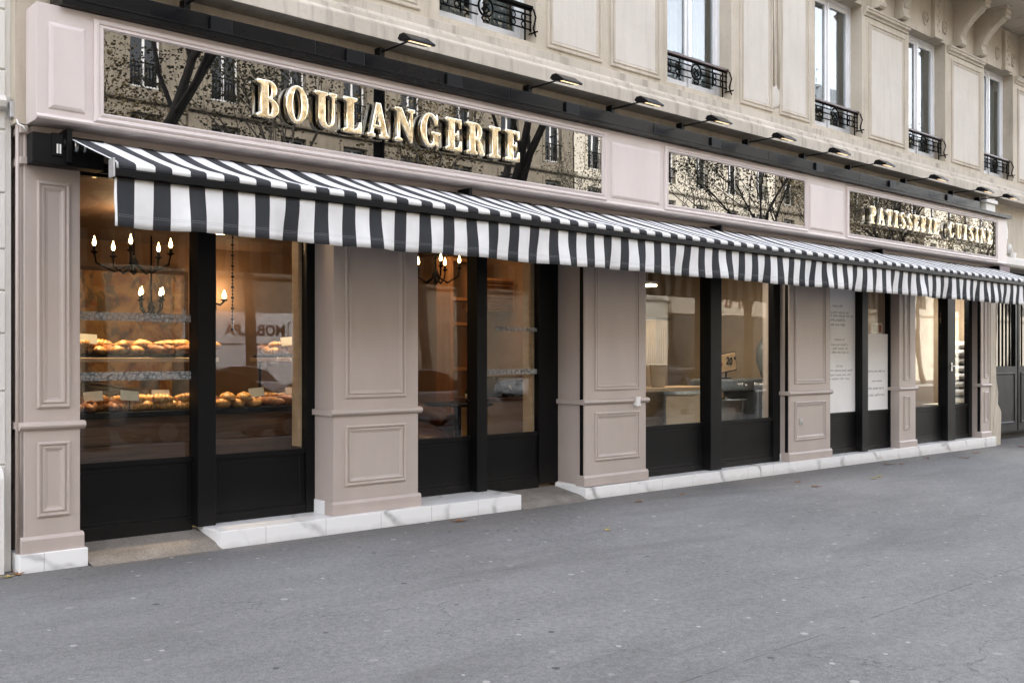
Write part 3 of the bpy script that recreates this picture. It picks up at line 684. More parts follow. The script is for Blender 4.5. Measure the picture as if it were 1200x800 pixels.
for a, c in PNL:
    b = MB(); b.ring(a, c, 5.08 if a > 14 else 5.045, 6.92, 0.03, SP); q = b.build('panel_moulding', M['stone_moulding'], BLD)
    b = MB(); b.box(a+0.093, c-0.093, 0.026, 0.04, 5.14, 6.827); b.build('panel_field', M['stone_panel'], q)
# patched pipe chase between two panels
b = MB(); b.tube([(12.115, 0.02, 5.42), (12.115, 0.02, 7.0)], 0.014, 8); b.tube([(12.225, 0.02, 5.40), (12.225, 0.02, 7.0)], 0.014, 8); b.build('dark_joint', M['stone_moulding'], BLD)
b = MB(); b.ball((12.17, 0.03, 5.28), 0.2, (1.0, 0.06, 0.8)); b.ball((12.08, 0.03, 5.2), 0.15, (1.1, 0.06, 0.7)); b.ball((12.3, 0.03, 5.22), 0.13, (1.2, 0.06, 0.6)); b.build('plaster_patch', M['stone_panel'], BLD)
# pier caps, consoles, keystones
for a, c in ((14.62, 16.05), (17.52, 18.98), (20.45, 21.85)):
    b = MB(); b.profx(a, c, [(0.04, 7.0), (0.012, 7.0), (0.0, 7.03), (-0.03, 7.05), (-0.035, 7.08), (-0.05, 7.09), (-0.05, 7.12), (0.04, 7.14)]); b.build('pier_cap', M['stone'], BLD, bevel=0.003)
def console(xc):
    prof = [(0.05, 7.15), (-0.09, 7.15), (-0.125, 7.18), (-0.13, 7.23), (-0.105, 7.27), (-0.11, 7.33), (-0.15, 7.42), (-0.23, 7.53), (-0.34, 7.63), (-0.44, 7.70), (-0.475, 7.74), (-0.53, 7.745), (-0.55, 7.77), (-0.53, 7.80), (-0.55, 7.82), (-0.55, 7.90), (0.05, 7.90)]
    b = MB(); b.profx(xc-0.10, xc+0.10, prof)
    for dx in (-0.075, -0.025, 0.03):
        b.profx(xc+dx, xc+dx+0.045, [(y-0.014 if y < 0 else y, z) for y, z in prof[5:11]] + [(-0.1, 7.6), (-0.05, 7.4)])
    b.box(xc-0.125, xc+0.125, -0.57, 0.03, 7.9, 7.95)
    b.build('console', M['stone'], BLD, bevel=0.004)
for xc in (14.95, 15.72, 17.86, 18.72, 20.75, 21.55): console(xc)
for a, c in WIN[2:]:
    xc = (a+c)/2 + 0.28
    b = MB(); b.box(xc-0.13, xc+0.13, -0.035, 0.04, 7.20, 7.9); b.box(xc-0.16, xc+0.16, -0.05, 0.04, 7.13, 7.195)
    for k in range(7): b.ball((xc + 0.03*(-1)**k, -0.04, 7.27+k*0.085), 0.032, (1, 0.5, 1.2), 1)
    b.build('keystone', M['stone'], BLD, bevel=0.004)
    for dx in (-0.36, 0.36):
        b = MB(); b.tube([(xc+dx+0.085*cos(t*pi/8), 0.02, 7.42+0.11*sin(t*pi/8)) for t in range(17)], 0.018, 8); b.ball((xc+dx, 0.02, 7.42), 0.05, (0.8, 0.5, 1.1)); b.build('rosette', M['stone'], BLD)
b = MB(); b.profx(14.3, 27, [(0.04, 7.952), (-0.95, 7.952), (-0.97, 7.99), (-0.93, 8.0), (-0.93, 8.07), (-1.0, 8.10), (-1.0, 8.16), (0.04, 8.16)]); b.build('balcony_slab', M['stone'], BLD, bevel=0.004)

def window(a, c, z0=5.06, z1=7.15, y=0.22):
    b = MB(); w = 0.07
    b.box(a, a+w, y, y+0.07, z0, z1); b.box(c-w, c, y, y+0.07, z0, z1); b.box(a+w, c-w, y, y+0.07, z1-w, z1); b.box(a+w, c-w, y, y+0.07, z0, z0+0.06)
    m = (a+c)/2; b.box(m-0.02, m+0.02, y-0.012, y+0.07, z0+0.061, z1-w-0.001)
    for p, q in ((a+w+0.001, m-0.021), (m+0.021, c-w-0.001)):
        s = 0.055
        b.box(p, p+s, y+0.008, y+0.06, z0+0.062, z1-w-0.002); b.box(q-s, q, y+0.008, y+0.06, z0+0.062, z1-w-0.002)
        b.box(p+s, q-s, y+0.008, y+0.06, z0+0.062, z0+0.14); b.box(p+s, q-s, y+0.008, y+0.06, z1-w-0.065, z1-w-0.002)
    W = b.build('window', M['pvc'], BLD, bevel=0.004)
    for p, q in ((a+w+0.05, m-0.07), (m+0.07, c-w-0.05)):
        b = MB(); b.box(p, q, y+0.03, y+0.036, z0+0.13, z1-w-0.06); b.build('pane', M['glass_up'], W)
        b = MB()
        n = 26
        for k in range(n):
            u0 = p + (q-p)*(0.35+0.65*k/n); u1 = p + (q-p)*(0.35+0.65*(k+1)/n)
            y0 = y+0.14+0.018*sin(k*1.3); y1 = y+0.14+0.018*sin((k+1)*1.3)
            b.face([(u0, y0, z0+0.02), (u1, y1, z0+0.02), (u1, y1, z1), (u0, y0, z1)])
        o = b.build('curtain', M['curtain'], W); s_ = o.modifiers.new('thickness', 'SOLIDIFY'); s_.thickness = 0.004
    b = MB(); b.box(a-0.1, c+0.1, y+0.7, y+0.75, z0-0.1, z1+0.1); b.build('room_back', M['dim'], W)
    return W
def guard(a, c, wood=True):
    y = 0.10
    b = MB(); m = (a+c)/2
    for z, r in ((5.375, 0.009), (5.30, 0.009), (5.215, 0.009)):
        b.tube([(a, y, z), (m-0.11, y, z)], r, 6); b.tube([(m+0.11, y, z), (c-0.005, y, z)], r, 6)
    b.tube([(a, y, 5.43), (c, y, 5.43)], 0.011, 6)
    b.tube([(m+0.10*cos(t*pi/10), y, 5.315+0.10*sin(t*pi/10)) for t in range(21)], 0.012, 6)
    for s in (-1, 1):
        b.tube([(m+s*(0.005+0.05*sin(t*0.45)), y, 5.25+0.11*t/10+0.01*sin(t)) for t in range(11)], 0.010, 6)
        b.tube([(m+s*0.02, y, 5.24), (m+s*0.055, y, 5.19), (m+s*0.03, y, 5.16), (m+s*0.01, y, 5.18)], 0.010, 6)
        for u in (0.36, 0.50):
            x = m + s*u*(c-a)*0.82
            b.tube([(x+0.03*cos(t*pi/6), y, 5.335+0.033*sin(t*pi/6)) for t in range(13)], 0.008, 6)
            b.tube([(x+0.03*cos(t*pi/6), y, 5.255+0.033*sin(t*pi/6)) for t in range(13)], 0.008, 6)
        for u in (0.2, 0.28): b.ball((m+s*u*(c-a), y, 5.30), 0.016, sub=1)
    for x in (a+0.02, a+(c-a)*0.24, a+(c-a)*0.76, c-0.10, c-0.02): b.tube([(x, y, 5.19), (x, y, 5.43)], 0.009, 6)
    b.tube([(c-0.10, y, 5.43), (c-0.10, y, 5.07)], 0.011, 6)
    b.tube([(c-0.02, y-0.05, 5.43), (c-0.02, y-0.09, 5.33), (c-0.02, y-0.05, 5.22), (c-0.02, y-0.09, 5.12)], 0.010, 6)
    b.tube([(c-0.02, y-0.12, 5.17), (c-0.02, y+0.02, 5.17)], 0.009, 6)
    G = b.build('window_guard', M['iron'], BLD)
    b = MB(); b.box(a-0.01, c+0.005, y-0.03, y+0.03, 5.441, 5.475); b.build('handrail', M['rail_wood'] if wood else M['iron'], G, bevel=0.006)
for i, (a, c) in enumerate(WIN):
    window(a, c); guard(a+0.01, c-0.0, i > 0)

# stone jamb and carved end of the building at the right of the shop
b = MB()
edge = [(19.245, -0.2), (19.72, -0.2), (19.72, 0.55), (19.70, 0.62), (19.60, 0.72), (19.55, 0.95), (19.53, 1.2), (19.50, 1.6), (19.52, 2.2), (19.51, 3.32), (19.245, 3.32)]
f = [b.bm.verts.new((x, -0.01 + 0.012*math.sin(k*2.2), z)) for k, (x, z) in enumerate(edge)]; g = [b.bm.verts.new((x, 0.28, z)) for x, z in edge]
b.bm.faces.new(f); b.bm.faces.new(g[::-1])
for k in range(len(edge)): b.bm.faces.new((f[k], f[(k+1) % len(edge)], g[(k+1) % len(edge)], g[k]))
b.build('stone_jamb', M['stone'], BLD, bevel=0.008)
b = MB(); b.profx(19.40, 27, [(0.5, 3.36), (-0.06, 3.36), (-0.09, 3.40), (-0.09, 3.52), (0.0, 3.56), (0.5, 3.56)]); b.build('door_lintel', M['stone_white'], BLD, bevel=0.004)
b = MB()
for k in range(9):
    t = k/8
    b.ball((19.62+0.26*t, -0.02-0.05*sin(pi*t), 3.62+0.5*t), 0.09-0.03*t, (1, 0.7, 1.3), 1)
b.tube([(19.75+0.13*cos(t*0.7)*(1-t/14), -0.03, 4.15+0.13*sin(t*0.7)*(1-t/14)) for t in range(13)], 0.03, 8)
b.tube([(20.0+0.3*t/8, -0.02, 3.62+0.14*sin(t*0.8)) for t in range(9)], 0.05, 8)
b.build('carved_ornament', M['stone_white'], BLD, smooth=True)
b = MB(); b.box(18.6, 19.0, -0.20, 0.01, 4.25, 4.555); b.box(18.56, 19.04, -0.23, 0.01, 4.43, 4.50); b.build('cornice_block', M['stone_white'], BLD, bevel=0.008)
b = MB(); b.box(19.375, 19.9, -0.10, 0.0, 3.24, 3.34); b.build('mauve_board', M['mauve'], BLD)
b = MB(); b.box(19.73, 27, 0.56, 0.75, -0.2, 4.5); b.build('passage_wall', M['dim'], BLD)

# entrance gate at the far right
GT = empty('entrance_gate', (20.9, 0.42, 0), 'black panelled entrance gate with vertical bars at the far right of the bakery', 'gate')
b = MB(); b.box(19.73, 23.4, 0.46, 0.52, 0.06, 3.35); b.build('gate_board', M['black'], GT)
for x0, x1 in ((19.76, 21.55), (21.60, 23.35)):
    b = MB(); b.box(x0, x1, 0.40, 0.459, 0.10, 1.42); b.ring(x0+0.12, x1-0.12, 0.25, 1.30, 0.40, [(0, 0), (0, 0.012), (0.03, 0.014), (0.05, 0)])
    b.box(x0, x0+0.10, 0.40, 0.459, 1.421, 3.2); b.box(x1-0.10, x1, 0.40, 0.459, 1.421, 3.2); b.box(x0+0.101, x1-0.101, 0.40, 0.459, 3.05, 3.2)
    L = b.build('gate_leaf', M['black'], GT, bevel=0.005)
    b = MB()
    for k in range(9):
        x = x0 + 0.2 + (x1-x0-0.4)*k/8; b.tube([(x, 0.415, 1.43), (x, 0.415, 3.04)], 0.016, 8)
    b.build('gate_bars', M['iron'], L)
    b = MB(); b.box(x0+0.11, x1-0.11, 0.445, 0.4585, 1.43, 3.04); b.build('gate_glass', M['car_glass'], L)

# neighbouring facade at the left
NB = empty('neighbouring_facade', (1.0, 0.12, 0), 'off white rendered stone facade with joint lines left of the bakery', 'building')
b = MB(); zz = [-0.2, 0.80, 1.35, 1.78, 2.10, 2.41, 2.83, 3.3, 3.75, 4.2, 4.65, 8]
for z0, z1 in zip(zz, zz[1:]): b.profx(-6, 2.152, [(0.5, z0), (0.14, z0), (0.12, z0+0.012), (0.12, z1-0.012), (0.14, z1), (0.5, z1)])
b.build('wall', M['stone_white'], NB)
b = MB(); b.profx(-6, 2.125, [(0.119, -0.2), (0.04, -0.2), (0.04, 0.70), (0.055, 0.74), (0.075, 0.77), (0.119, 0.79)]); b.build('plinth', M['stone_white'], NB)
b = MB(); b.box(2.153, 2.196, 0.13, 0.5, -0.2, 8); b.build('corner_strip', M['stone_white'], NB)
b = MB(); b.profx(-6, 2.14, [(0.119, 3.44), (0.05, 3.46), (0.03, 3.50), (0.05, 3.54), (0.119, 3.56)]); b.build('string_course', M['stone_white'], NB)
b = MB(); b.box(-40, 2.18, 0.52, 12, -0.2, 20.0); b.build('upper_storeys', M['stone_white'], NB)
PIP = MB(); PIP.tube([(2.215, 0.03, 0.14), (2.215, 0.03, 4.4)], 0.016, 8)
tag(PIP.build('conduit_pipe', M['paint']), 'thin taupe conduit pipe running up the shopfront edge at the far left', 'pipe')
CB = empty('junction_box', (2.19, 0.0, 3.40), 'small grey junction box with a white cable on the left shopfront edge', 'junction box')
b = MB(); b.box(2.16, 2.235, 0.02, 0.09, 3.38, 3.50); b.build('box', M['alu'], CB, bevel=0.006)
b = MB(); b.tube([(2.2, 0.02, 3.385), (2.205, -0.02, 3.33), (2.23, -0.05, 3.31), (2.255, -0.05, 3.28)], 0.007, 6); b.build('cable', M['socket'], CB)
for z in (3.07, 3.30):
    pass

# ------------------------------------------------------------------ sign lamps
def sign_lamp(x, label):
    L = empty('sign_lamp', (x, -0.13, 4.40), label, 'lamp', 'black lamps over the shop signs')
    b = MB(); b.box(x-0.028, x+0.028, -0.165, -0.07, 4.406, 4.515); b.build('mount', M['black'], L, bevel=0.004)
    b = MB(); b.tube([(x, -0.12, 4.475), (x, -0.62, 4.475)], 0.0095, 8); b.build('arm', M['black'], L)
    b = MB()
    prof = [(-0.60, 4.465), (-0.63, 4.50), (-0.69, 4.50), (-0.80, 4.425), (-0.805, 4.405), (-0.79, 4.405), (-0.63, 4.44)]
    b.profx(x-0.14, x+0.14, prof); h = b.build('lamp_head', M['black_gloss'], L, bevel=0.005)
    b = MB(); b.face([(x-0.115, -0.775, 4.4075), (x+0.115, -0.775, 4.4075), (x+0.115, -0.73, 4.417), (x-0.115, -0.73, 4.417)])
    b.face([(x-0.115, -0.775, 4.4055), (x+0.115, -0.775, 4.4055), (x+0.115, -0.73, 4.415), (x-0.115, -0.73, 4.415)])
    b.build('led_strip', M['led'], h)
LAMPS = [(3.445, 'black sign lamp above the letter B, leftmost of the row'), (5.351, 'black sign lamp above the A of the gilt lettering, second from left'),
         (7.255, 'black sign lamp over the blank right end of the longest sign'), (8.564, 'black sign lamp over the plain panel between the long and middle signs'),
         (9.849, 'black sign lamp over the left end of the middle sign'), (11.242, 'black sign lamp over the right half of the middle sign'),
         (12.612, 'black sign lamp over the plain panel between the middle and right signs'), (13.881, 'black sign lamp over the left end of the right sign'),
         (15.622, 'black sign lamp over the middle of the right sign'), (17.351, 'black sign lamp beside the stone cornice block, second from the right'),
         (18.417, 'black sign lamp at the far right end of the row')]
for x, l in LAMPS: sign_lamp(x, l)

exec_interior = True
# ------------------------------------------------------------------ interior
def room(x0, x1, y0, y1, wall, ceil, floor):
    def one(nm, m, *bx):
        b = MB(); b.box(*bx); tag(b.build(nm, m), kind='structure')
    one('shop_floor', floor, x0, x1, y0, y1, 0.02, 0.13); one('shop_ceiling', ceil, x0, x1, y0, y1, 3.12, 3.2)
    one('shop_wall', wall, x0, x1, y1, y1+0.1, 0.131, 3.119)
    one('shop_wall', wall, x0-0.1, x0-0.002, y0, y1, 0.131, 3.119); one('shop_wall', wall, x1+0.002, x1+0.1, y0, y1, 0.131, 3.119)
room(2.40, 9.10, 0.56, 5.2, M['tan_dark'], M['ceiling'], M['wood_floor'])
room(9.32, 13.30, 0.30, 3.4, M['tan'], M['ceiling'], M['wood_floor'])
room(13.42, 19.72, 0.30, 3.6, M['tan'], M['ceiling'], M['wood_floor'])
# tan timber inside the bay edges
tan_trim = empty('window_jamb_lining', (4.85, 0.42, 0.2), 'light timber lining inside the right edge of the pastry window', 'timber lining')
b = MB(); b.box(4.80, 4.88, 0.43, 0.55, 0.76, 3.06); b.build('board', M['wood_light'], tan_trim)
tan_trim = empty('window_jamb_lining', (7.95, 0.55, 0.2), 'light timber lining inside the right edge of the glazed door', 'timber lining')
b = MB(); b.box(7.90, 8.02, 0.53, 0.66, 0.20, 3.06); b.build('board', M['wood_light'], tan_trim)

DC = empty('display_counter', (4.0, 1.1, 0.13), 'dark plank pastry counter with raised shelves behind the left window', 'counter')
b = MB(); b.box(2.55, 5.9, 0.80, 1.60, 0.131, 1.08); b.build('counter_body', M['wood_dark'], DC, bevel=0.006)
b = MB()
for z in (0.3, 0.48, 0.66, 0.84): b.box(2.55, 5.9, 0.785, 0.7995, z, z+0.165)
b.build('front_planks', M['wood_dark'], DC, bevel=0.004)
b = MB(); b.box(2.5, 5.95, 0.70, 1.62, 1.081, 1.13); b.build('counter_top', M['black'], DC, bevel=0.004)
for a, c in ((2.5, 4.25), (4.85, 5.95)):
    b = MB(); b.box(a, c, 0.95, 1.50, 1.56, 1.60); s = b.build('raised_shelf', M['wood_light'], DC, bevel=0.004)
    b = MB()
    for x in (a+0.06, c-0.06): b.tube([(x, 1.40, 1.131), (x, 1.40, 1.559)], 0.014, 8)
    b.build('shelf_post', M['black'], s)
    b = MB(); b.box(a+0.02, c-0.02, 0.97, 1.46, 1.601, 1.625); b.build('tray', M['black'], s)
# pastries
def pastry_mesh(kind):
    b = MB()
    if kind == 'croissant':
        n = 11
        for k in range(n):
            t = k/(n-1)*2-1; a = t*1.25
            b.ball((0.075*sin(a)*1.25, 0.06*(1-cos(a)), 0.03), 0.034*(1-0.62*t*t)+0.004, (0.75, 1.0, 0.95), 1)
    elif kind == 'loaf':
        b.ball((0, 0, 0.036), 0.05, (2.3, 0.85, 0.72), 3)
        for k in range(4): b.obox((-0.07+0.045*k, 0, 0.068), (0.045, 0.012, 0.012), Matrix.Rotation(0.7, 3, 'Z'))
    else:
        b.ball((0, 0, 0.028), 0.052, (1, 1, 0.62), 2); b.ball((0, 0, 0.052), 0.024, (1.1, 1.1, 0.5), 1)
    return b
PK = {}
spec = {'croissant': ('crust', 'golden croissant', 'pastry'), 'loaf': ('crust_dark', 'short crusty bread roll with slashes', 'bread'), 'bun': ('crust', 'round glazed bun', 'bun')}
def pastry(kind, x, y, z, rz, where, grp):
    m, lb, cat = spec[kind]
    if kind not in PK:
        o = pastry_mesh(kind).build(kind if kind != 'loaf' else 'bread_roll', M[m]); PK[kind] = o
    else:
        o = PK[kind].copy(); COL.objects.link(o)
    o.location = (x, y, z); o.rotation_euler = (random.uniform(-.1, .1), random.uniform(-.1, .1), rz); s = random.uniform(1.15, 1.5); o.scale = (s, s, s)
    tag(o, '%s %s' % (lb, where), cat, grp)
rows = [('upper left shelf', [2.72+0.155*i for i in range(10)], (1.06, 1.22, 1.36), 1.628, 'on the raised shelf in the left window pane', 'pastries on the left raised shelf'),
        ('right shelf', [4.93+0.155*i for i in range(6)], (1.06, 1.22, 1.36), 1.628, 'on the raised shelf in the right pane', 'pastries on the right raised shelf'),
        ('counter', [2.68+0.17*i for i in range(19)], (0.80, 0.95), 1.133, 'in the long row on the counter top', 'pastries along the counter top')]
for nm, xs, ys, z, where, grp in rows:
    for i, x in enumerate(xs):
        for j, y in enumerate(ys):
            kind = ('croissant', 'bun', 'loaf')[((i//3) + j) % 3] if nm != 'counter' else ('loaf', 'croissant', 'bun')[((i//4)+j) % 3]
            pastry(kind, x+random.uniform(-.015, .015), y+random.uniform(-.012, .012), z, random.uniform(-0.5, 0.5) + (pi/2 if kind == 'loaf' else 0), where, grp)
            if (i*3+j) % 5 < 3 and kind != 'loaf': pastry(kind, x+0.05, y, z+0.055, random.uniform(-0.6, 0.6), where + ', on top', grp + ' in a second layer')
CARDS = [(3.02, 0.77, 1.135, 'blank cream price card at the left end of the counter row'), (3.32, 0.74, 1.135, 'wide cream price card in the counter row, second from left'),
         (3.62, 0.80, 1.135, 'cream price card mid row on the counter'), (3.98, 0.80, 1.135, 'cream price card in front of the rolls near the black post'),
         (4.55, 0.78, 1.135, 'cream price card on the counter behind the right pane'), (4.95, 0.80, 1.135, 'cream price card on the counter in the middle of the right pane'),
         (5.3, 0.82, 1.135, 'cream price card on the counter at the right edge of the pane'), (3.06, 1.02, 1.63, 'tilted cream price card on the left raised shelf'),
         (5.02, 1.02, 1.63, 'upright cream price card on the right raised shelf'), (5.45, 1.00, 1.63, 'wide cream price card at the right end of the right shelf')]
for i, (x, y, z, lb) in enumerate(CARDS):
    c = empty('price_card', (x, y, z), lb, 'price card')
    b = MB(); b.obox((x, y, z+0.135), (0.16, 0.004, 0.085), Matrix.Rotation(-0.2, 3, 'X') @ Matrix.Rotation(random.uniform(-.12, .12), 3, 'Y')); b.build('card', M['card'], c)
    b = MB(); b.tube([(x, y+0.006, z), (x, y+0.006, z+0.11)], 0.004, 6); b.build('card_stem', M['iron'], c)

# glassware and dried wheat at the back of the counter
JR = None
for k, (x, lb) in enumerate([(2.72, 'leftmost'), (2.98, 'second from left'), (3.24, 'third from left'), (3.78, 'beside the dried wheat'), (4.1, 'farthest right')]):
    if JR is None:
        JR = empty('glass_jar', (x, 1.46, 1.131), '', 'jar', 'grey jars at the back of the counter')
        b = MB(); b.lathe((x, 1.46, 1.131), [(0.07, 0), (0.085, 0.03), (0.085, 0.24), (0.05, 0.29), (0.0, 0.29)], 14); b.build('jar_body', M['net'], JR)
        b = MB(); b.lathe((x, 1.46, 1.4215), [(0.055, 0), (0.055, 0.04), (0.0, 0.05)], 14); b.build('lid', M['wood_dark'], JR); o = JR
    else:
        o = copy_tree(JR); o.location.x = x
    o['label'] = 'grey storage jar under the raised shelf, ' + lb
WH = empty('wheat_bundle', (3.5, 1.2, 1.131), 'bundle of dried pale wheat lying under the raised shelf', 'dried wheat')
b = MB(); rw = random.Random(5)
for k in range(46):
    a = rw.uniform(-.22, .22); y0 = 1.15 + rw.uniform(-.04, .04); z0 = 1.30 + rw.uniform(-.03, .03)
    b.tube([(3.72, 1.15, 1.31), (3.45, y0 + a*0.3, z0), (3.15, y0 + a*0.6, z0 + a*0.35)], [0.003, 0.003, 0.009], 4)
b.tube([(3.6, 1.15, 1.13), (3.6, 1.15, 1.31)], 0.05, 10)
b.build('stalks', M['plastic'], WH)
def chandelier(x, y, z, r, n, label, drop=3.12):
    C = empty('chandelier', (x, y, z), label, 'chandelier')
    b = MB(); b.tube([(x, y, z-0.25), (x, y, drop)], 0.012, 8); b.lathe((x, y, z-0.28), [(0.0, 0), (0.035, 0.03), (0.02, 0.08), (0.05, 0.12), (0.02, 0.2)], 12); b.build('stem', M['iron'], C)
    for k in range(n):
        a = 2*pi*k/n + 0.5; dx, dy = cos(a)*r, sin(a)*r
        b = MB(); b.tube([(x, y, z-0.16), (x+dx*0.5, y+dy*0.5, z-0.25), (x+dx*0.95, y+dy*0.95, z-0.17), (x+dx, y+dy, z-0.07)], 0.011, 8)
        b.lathe((x+dx, y+dy, z-0.08), [(0.012, 0), (0.04, 0.02), (0.016, 0.03), (0.016, 0.075)], 10); A = b.build('candle_arm', M['iron'], C)
        b = MB(); b.lathe((x+dx, y+dy, z), [(0.010, 0), (0.020, 0.025), (0.018, 0.04), (0.009, 0.07), (0.0015, 0.10)], 10); b.build('bulb', M['flame'], A)
chandelier(3.92, 2.2, 2.72, 0.38, 5, 'black iron chandelier with lit flame bulbs over the pastry counter')
chandelier(7.72, 2.1, 2.80, 0.30, 5, 'black iron chandelier with lit flame bulbs behind the glazed door')
chandelier(4.95, 4.3, 2.38, 0.17, 4, 'smaller black iron chandelier hanging deep in the pastry room')
SCN = empty('wall_sconce', (6.17, 5.15, 2.4), 'black iron wall sconce with one lit bulb on the back wall', 'wall lamp')
b = MB(); b.box(6.13, 6.21, 5.14, 5.19, 2.25, 2.62); b.tube([(6.17, 5.14, 2.36), (6.2, 5.0, 2.33), (6.25, 4.98, 2.38)], 0.015, 8); b.lathe((6.25, 4.98, 2.38), [(0.02, 0), (0.06, 0.02), (0.02, 0.03)], 10)
b.ball((6.17, 5.13, 2.66), 0.05, (0.7, 0.5, 1.3)); b.build('sconce_arm', M['iron'], SCN)
b = MB(); b.lathe((6.25, 4.98, 2.42), [(0.015, 0), (0.032, 0.035), (0.014, 0.09), (0.002, 0.12)], 10); b.build('bulb', M['flame'], SCN)
PNT = empty('wall_painting', (5.0, 5.17, 1.3), 'large warm toned painting on the back wall behind the pastries', 'painting')
b = MB(); b.box(3.6, 5.75, 5.15, 5.19, 1.1, 2.72); b.build('canvas', M['mural'], PNT)
b = MB(); b.ring(3.55, 5.8, 1.05, 2.77, 5.189, [(0, 0), (0, 0.055), (0.05, 0.055), (0.05, 0.04)]); b.build('painting_frame', M['wood_dark'], PNT)
BG = empty('bead_garland', (5.2, 2.6, 3.1), 'thin hanging string of dark beads in the right pastry pane', 'garland')
b = MB(); b.tube([(5.2, 2.6, 3.12), (5.2, 2.6, 1.9)], 0.004, 6)
for k in range(30): b.ball((5.2, 2.6, 1.92+0.04*k), 0.013 if k % 3 else 0.02, sub=1)
b.build('beads', M['iron'], BG)
for x, y, lb in ((5.95, 3.0, 'lit recessed spot in the ceiling seen through the right pastry pane'), (5.45, 3.4, 'smaller lit recessed spot deeper in the ceiling of the pastry room'), (4.3, 3.0, 'lit recessed spot in the ceiling over the left pastry pane'), (8.3, 3.2, 'lit recessed spot in the ceiling behind the glazed door')):
    s = empty('ceiling_spot', (x, y, 3.12), lb, 'ceiling light')
    b = MB(); b.lathe((x, y, 3.10), [(0.10, 0.018), (0.10, 0.0), (0.075, -0.002), (0.075, 0.01)], 20); b.build('spot_trim', M['alu'], s)
    b = MB(); b.lathe((x, y, 3.099), [(0.0, 0), (0.072, 0.0), (0.072, 0.006)], 20); b.build('spot_lens', M['spot'], s)
sp = empty('ceiling_spot', (11.72, 2.0, 2.75), 'oval lit lamp hanging at the left of the kitchen window', 'ceiling light')
b = MB(); b.lathe((11.72, 2.0, 2.72), [(0.0, 0.05), (0.15, 0.04), (0.16, 0.0), (0.15, -0.005)], 20); b.tube([(11.72, 2.0, 2.76), (11.72, 2.0, 3.12)], 0.006, 6); b.build('lamp_shade', M['alu'], sp)
b = MB(); b.lathe((11.72, 2.0, 2.69), [(0.0, 0), (0.14, 0.0), (0.14, 0.02)], 20); b.build('spot_lens', M['spot'], sp)

# behind the glazed door
TB = empty('round_table', (7.6, 1.5, 0.13), 'small round black cafe table behind the left door pane', 'table')
b = MB(); b.lathe((7.6, 1.5, 1.02), [(0.0, 0.035), (0.42, 0.035), (0.43, 0.015), (0.42, 0.0), (0.0, 0.0)], 28); b.build('table_top', M['black'], TB)
b = MB(); b.tube([(7.6, 1.5, 0.15), (7.6, 1.5, 1.02)], 0.04, 12); b.lathe((7.6, 1.5, 0.131), [(0.26, 0), (0.26, 0.02), (0.05, 0.05)], 20); b.build('table_leg', M['iron'], TB)
AC = empty('armchair', (7.7, 2.4, 0.13), 'brown leather tub armchair beside the round cafe table', 'chair')
b = MB(); b.ball((7.7, 2.4, 0.55), 0.4, (1, 0.9, 0.35), 3); b.build('seat', M['leather'], AC)
b = MB(); b.tube([(7.7+0.42*cos(t), 2.4+0.40*sin(t), 0.78+0.12*sin(t)) for t in [(-0.3+k*0.27) for k in range(14)]], 0.13, 12); b.build('backrest', M['leather'], AC)
for dx, dy in ((-.25, -.25), (.25, -.25), (-.25, .25), (.25, .25)):
    b = MB(); b.tube([(7.7+dx, 2.4+dy, 0.131), (7.7+dx*0.9, 2.4+dy*0.9, 0.45)], [0.02, 0.03], 8); b.build('leg', M['wood_dark'], AC)
WC = empty('wooden_counter', (8.5, 1.5, 0.13), 'light oak service counter with black top behind the right door pane', 'counter')
b = MB(); b.box(7.95, 9.05, 1.35, 1.95, 0.131, 1.06); b.build('counter_body', M['wood_light'], WC, bevel=0.005)
b = MB(); b.box(7.92, 9.08, 1.30, 1.98, 1.061, 1.10); b.build('counter_top', M['wood_dark'], WC, bevel=0.004)
CM = empty('coffee_machine', (8.55, 1.6, 1.10), 'low dark coffee machine on the oak service counter', 'coffee machine')
b = MB(); b.box(8.15, 8.95, 1.42, 1.85, 1.101, 1.36); b.build('body', M['black_gloss'], CM, bevel=0.02)
b = MB(); b.box(8.18, 8.92, 1.40, 1.4199, 1.32, 1.35); b.tube([(8.35, 1.41, 1.25), (8.35, 1.36, 1.2)], 0.012); b.tube([(8.7, 1.41, 1.25), (8.7, 1.36, 1.2)], 0.012); b.build('trim', M['steel'], CM)
def shelf_rack(x0, x1, y, zs, label):
    R = empty('shelf_rack', ((x0+x1)/2, y, zs[0]), label, 'shelf')
    for x in (x0, x1):
        b = MB(); b.box(x-0.025, x+0.025, y-0.15, y+0.15, 0.131, zs[-1]+0.03); b.build('upright', M['wood_orange'], R)
    for z in zs:
        b = MB(); b.box(x0+0.026, x1-0.026, y-0.15, y+0.15, z-0.02, z+0.02); b.build('shelf_board', M['wood_orange'], R)
shelf_rack(8.18, 8.60, 2.5, (1.45, 2.05, 2.38, 2.9), 'tall narrow orange pine shelf rack behind the left door pane')
LB = empty('slatted_cabinet', (8.75, 2.1, 2.25), 'orange pine wall cabinet with slatted front behind the right door pane', 'cabinet')
b = MB(); b.box(8.45, 9.08, 2.12, 2.4, 2.22, 2.66); b.build('body', M['wood_orange'], LB)
b = MB()
for k in range(8): b.box(8.50, 9.03, 2.09, 2.1195, 2.25+k*0.05, 2.28+k*0.05)
b.build('slats', M['wood_dark'], LB)
CJ = empty('jar', (7.75, 1.45, 1.055), 'dark jar with a pale label standing on the cafe table', 'jar')
b = MB(); b.lathe((7.75, 1.45, 1.055), [(0.055, 0), (0.06, 0.02), (0.06, 0.14), (0.04, 0.17), (0.04, 0.2), (0.0, 0.2)], 16); b.build('body', M['black_gloss'], CJ)
b = MB(); b.lathe((7.75, 1.45, 1.10), [(0.0615, 0), (0.0615, 0.06)], 16); b.build('jar_label', M['card'], CJ)

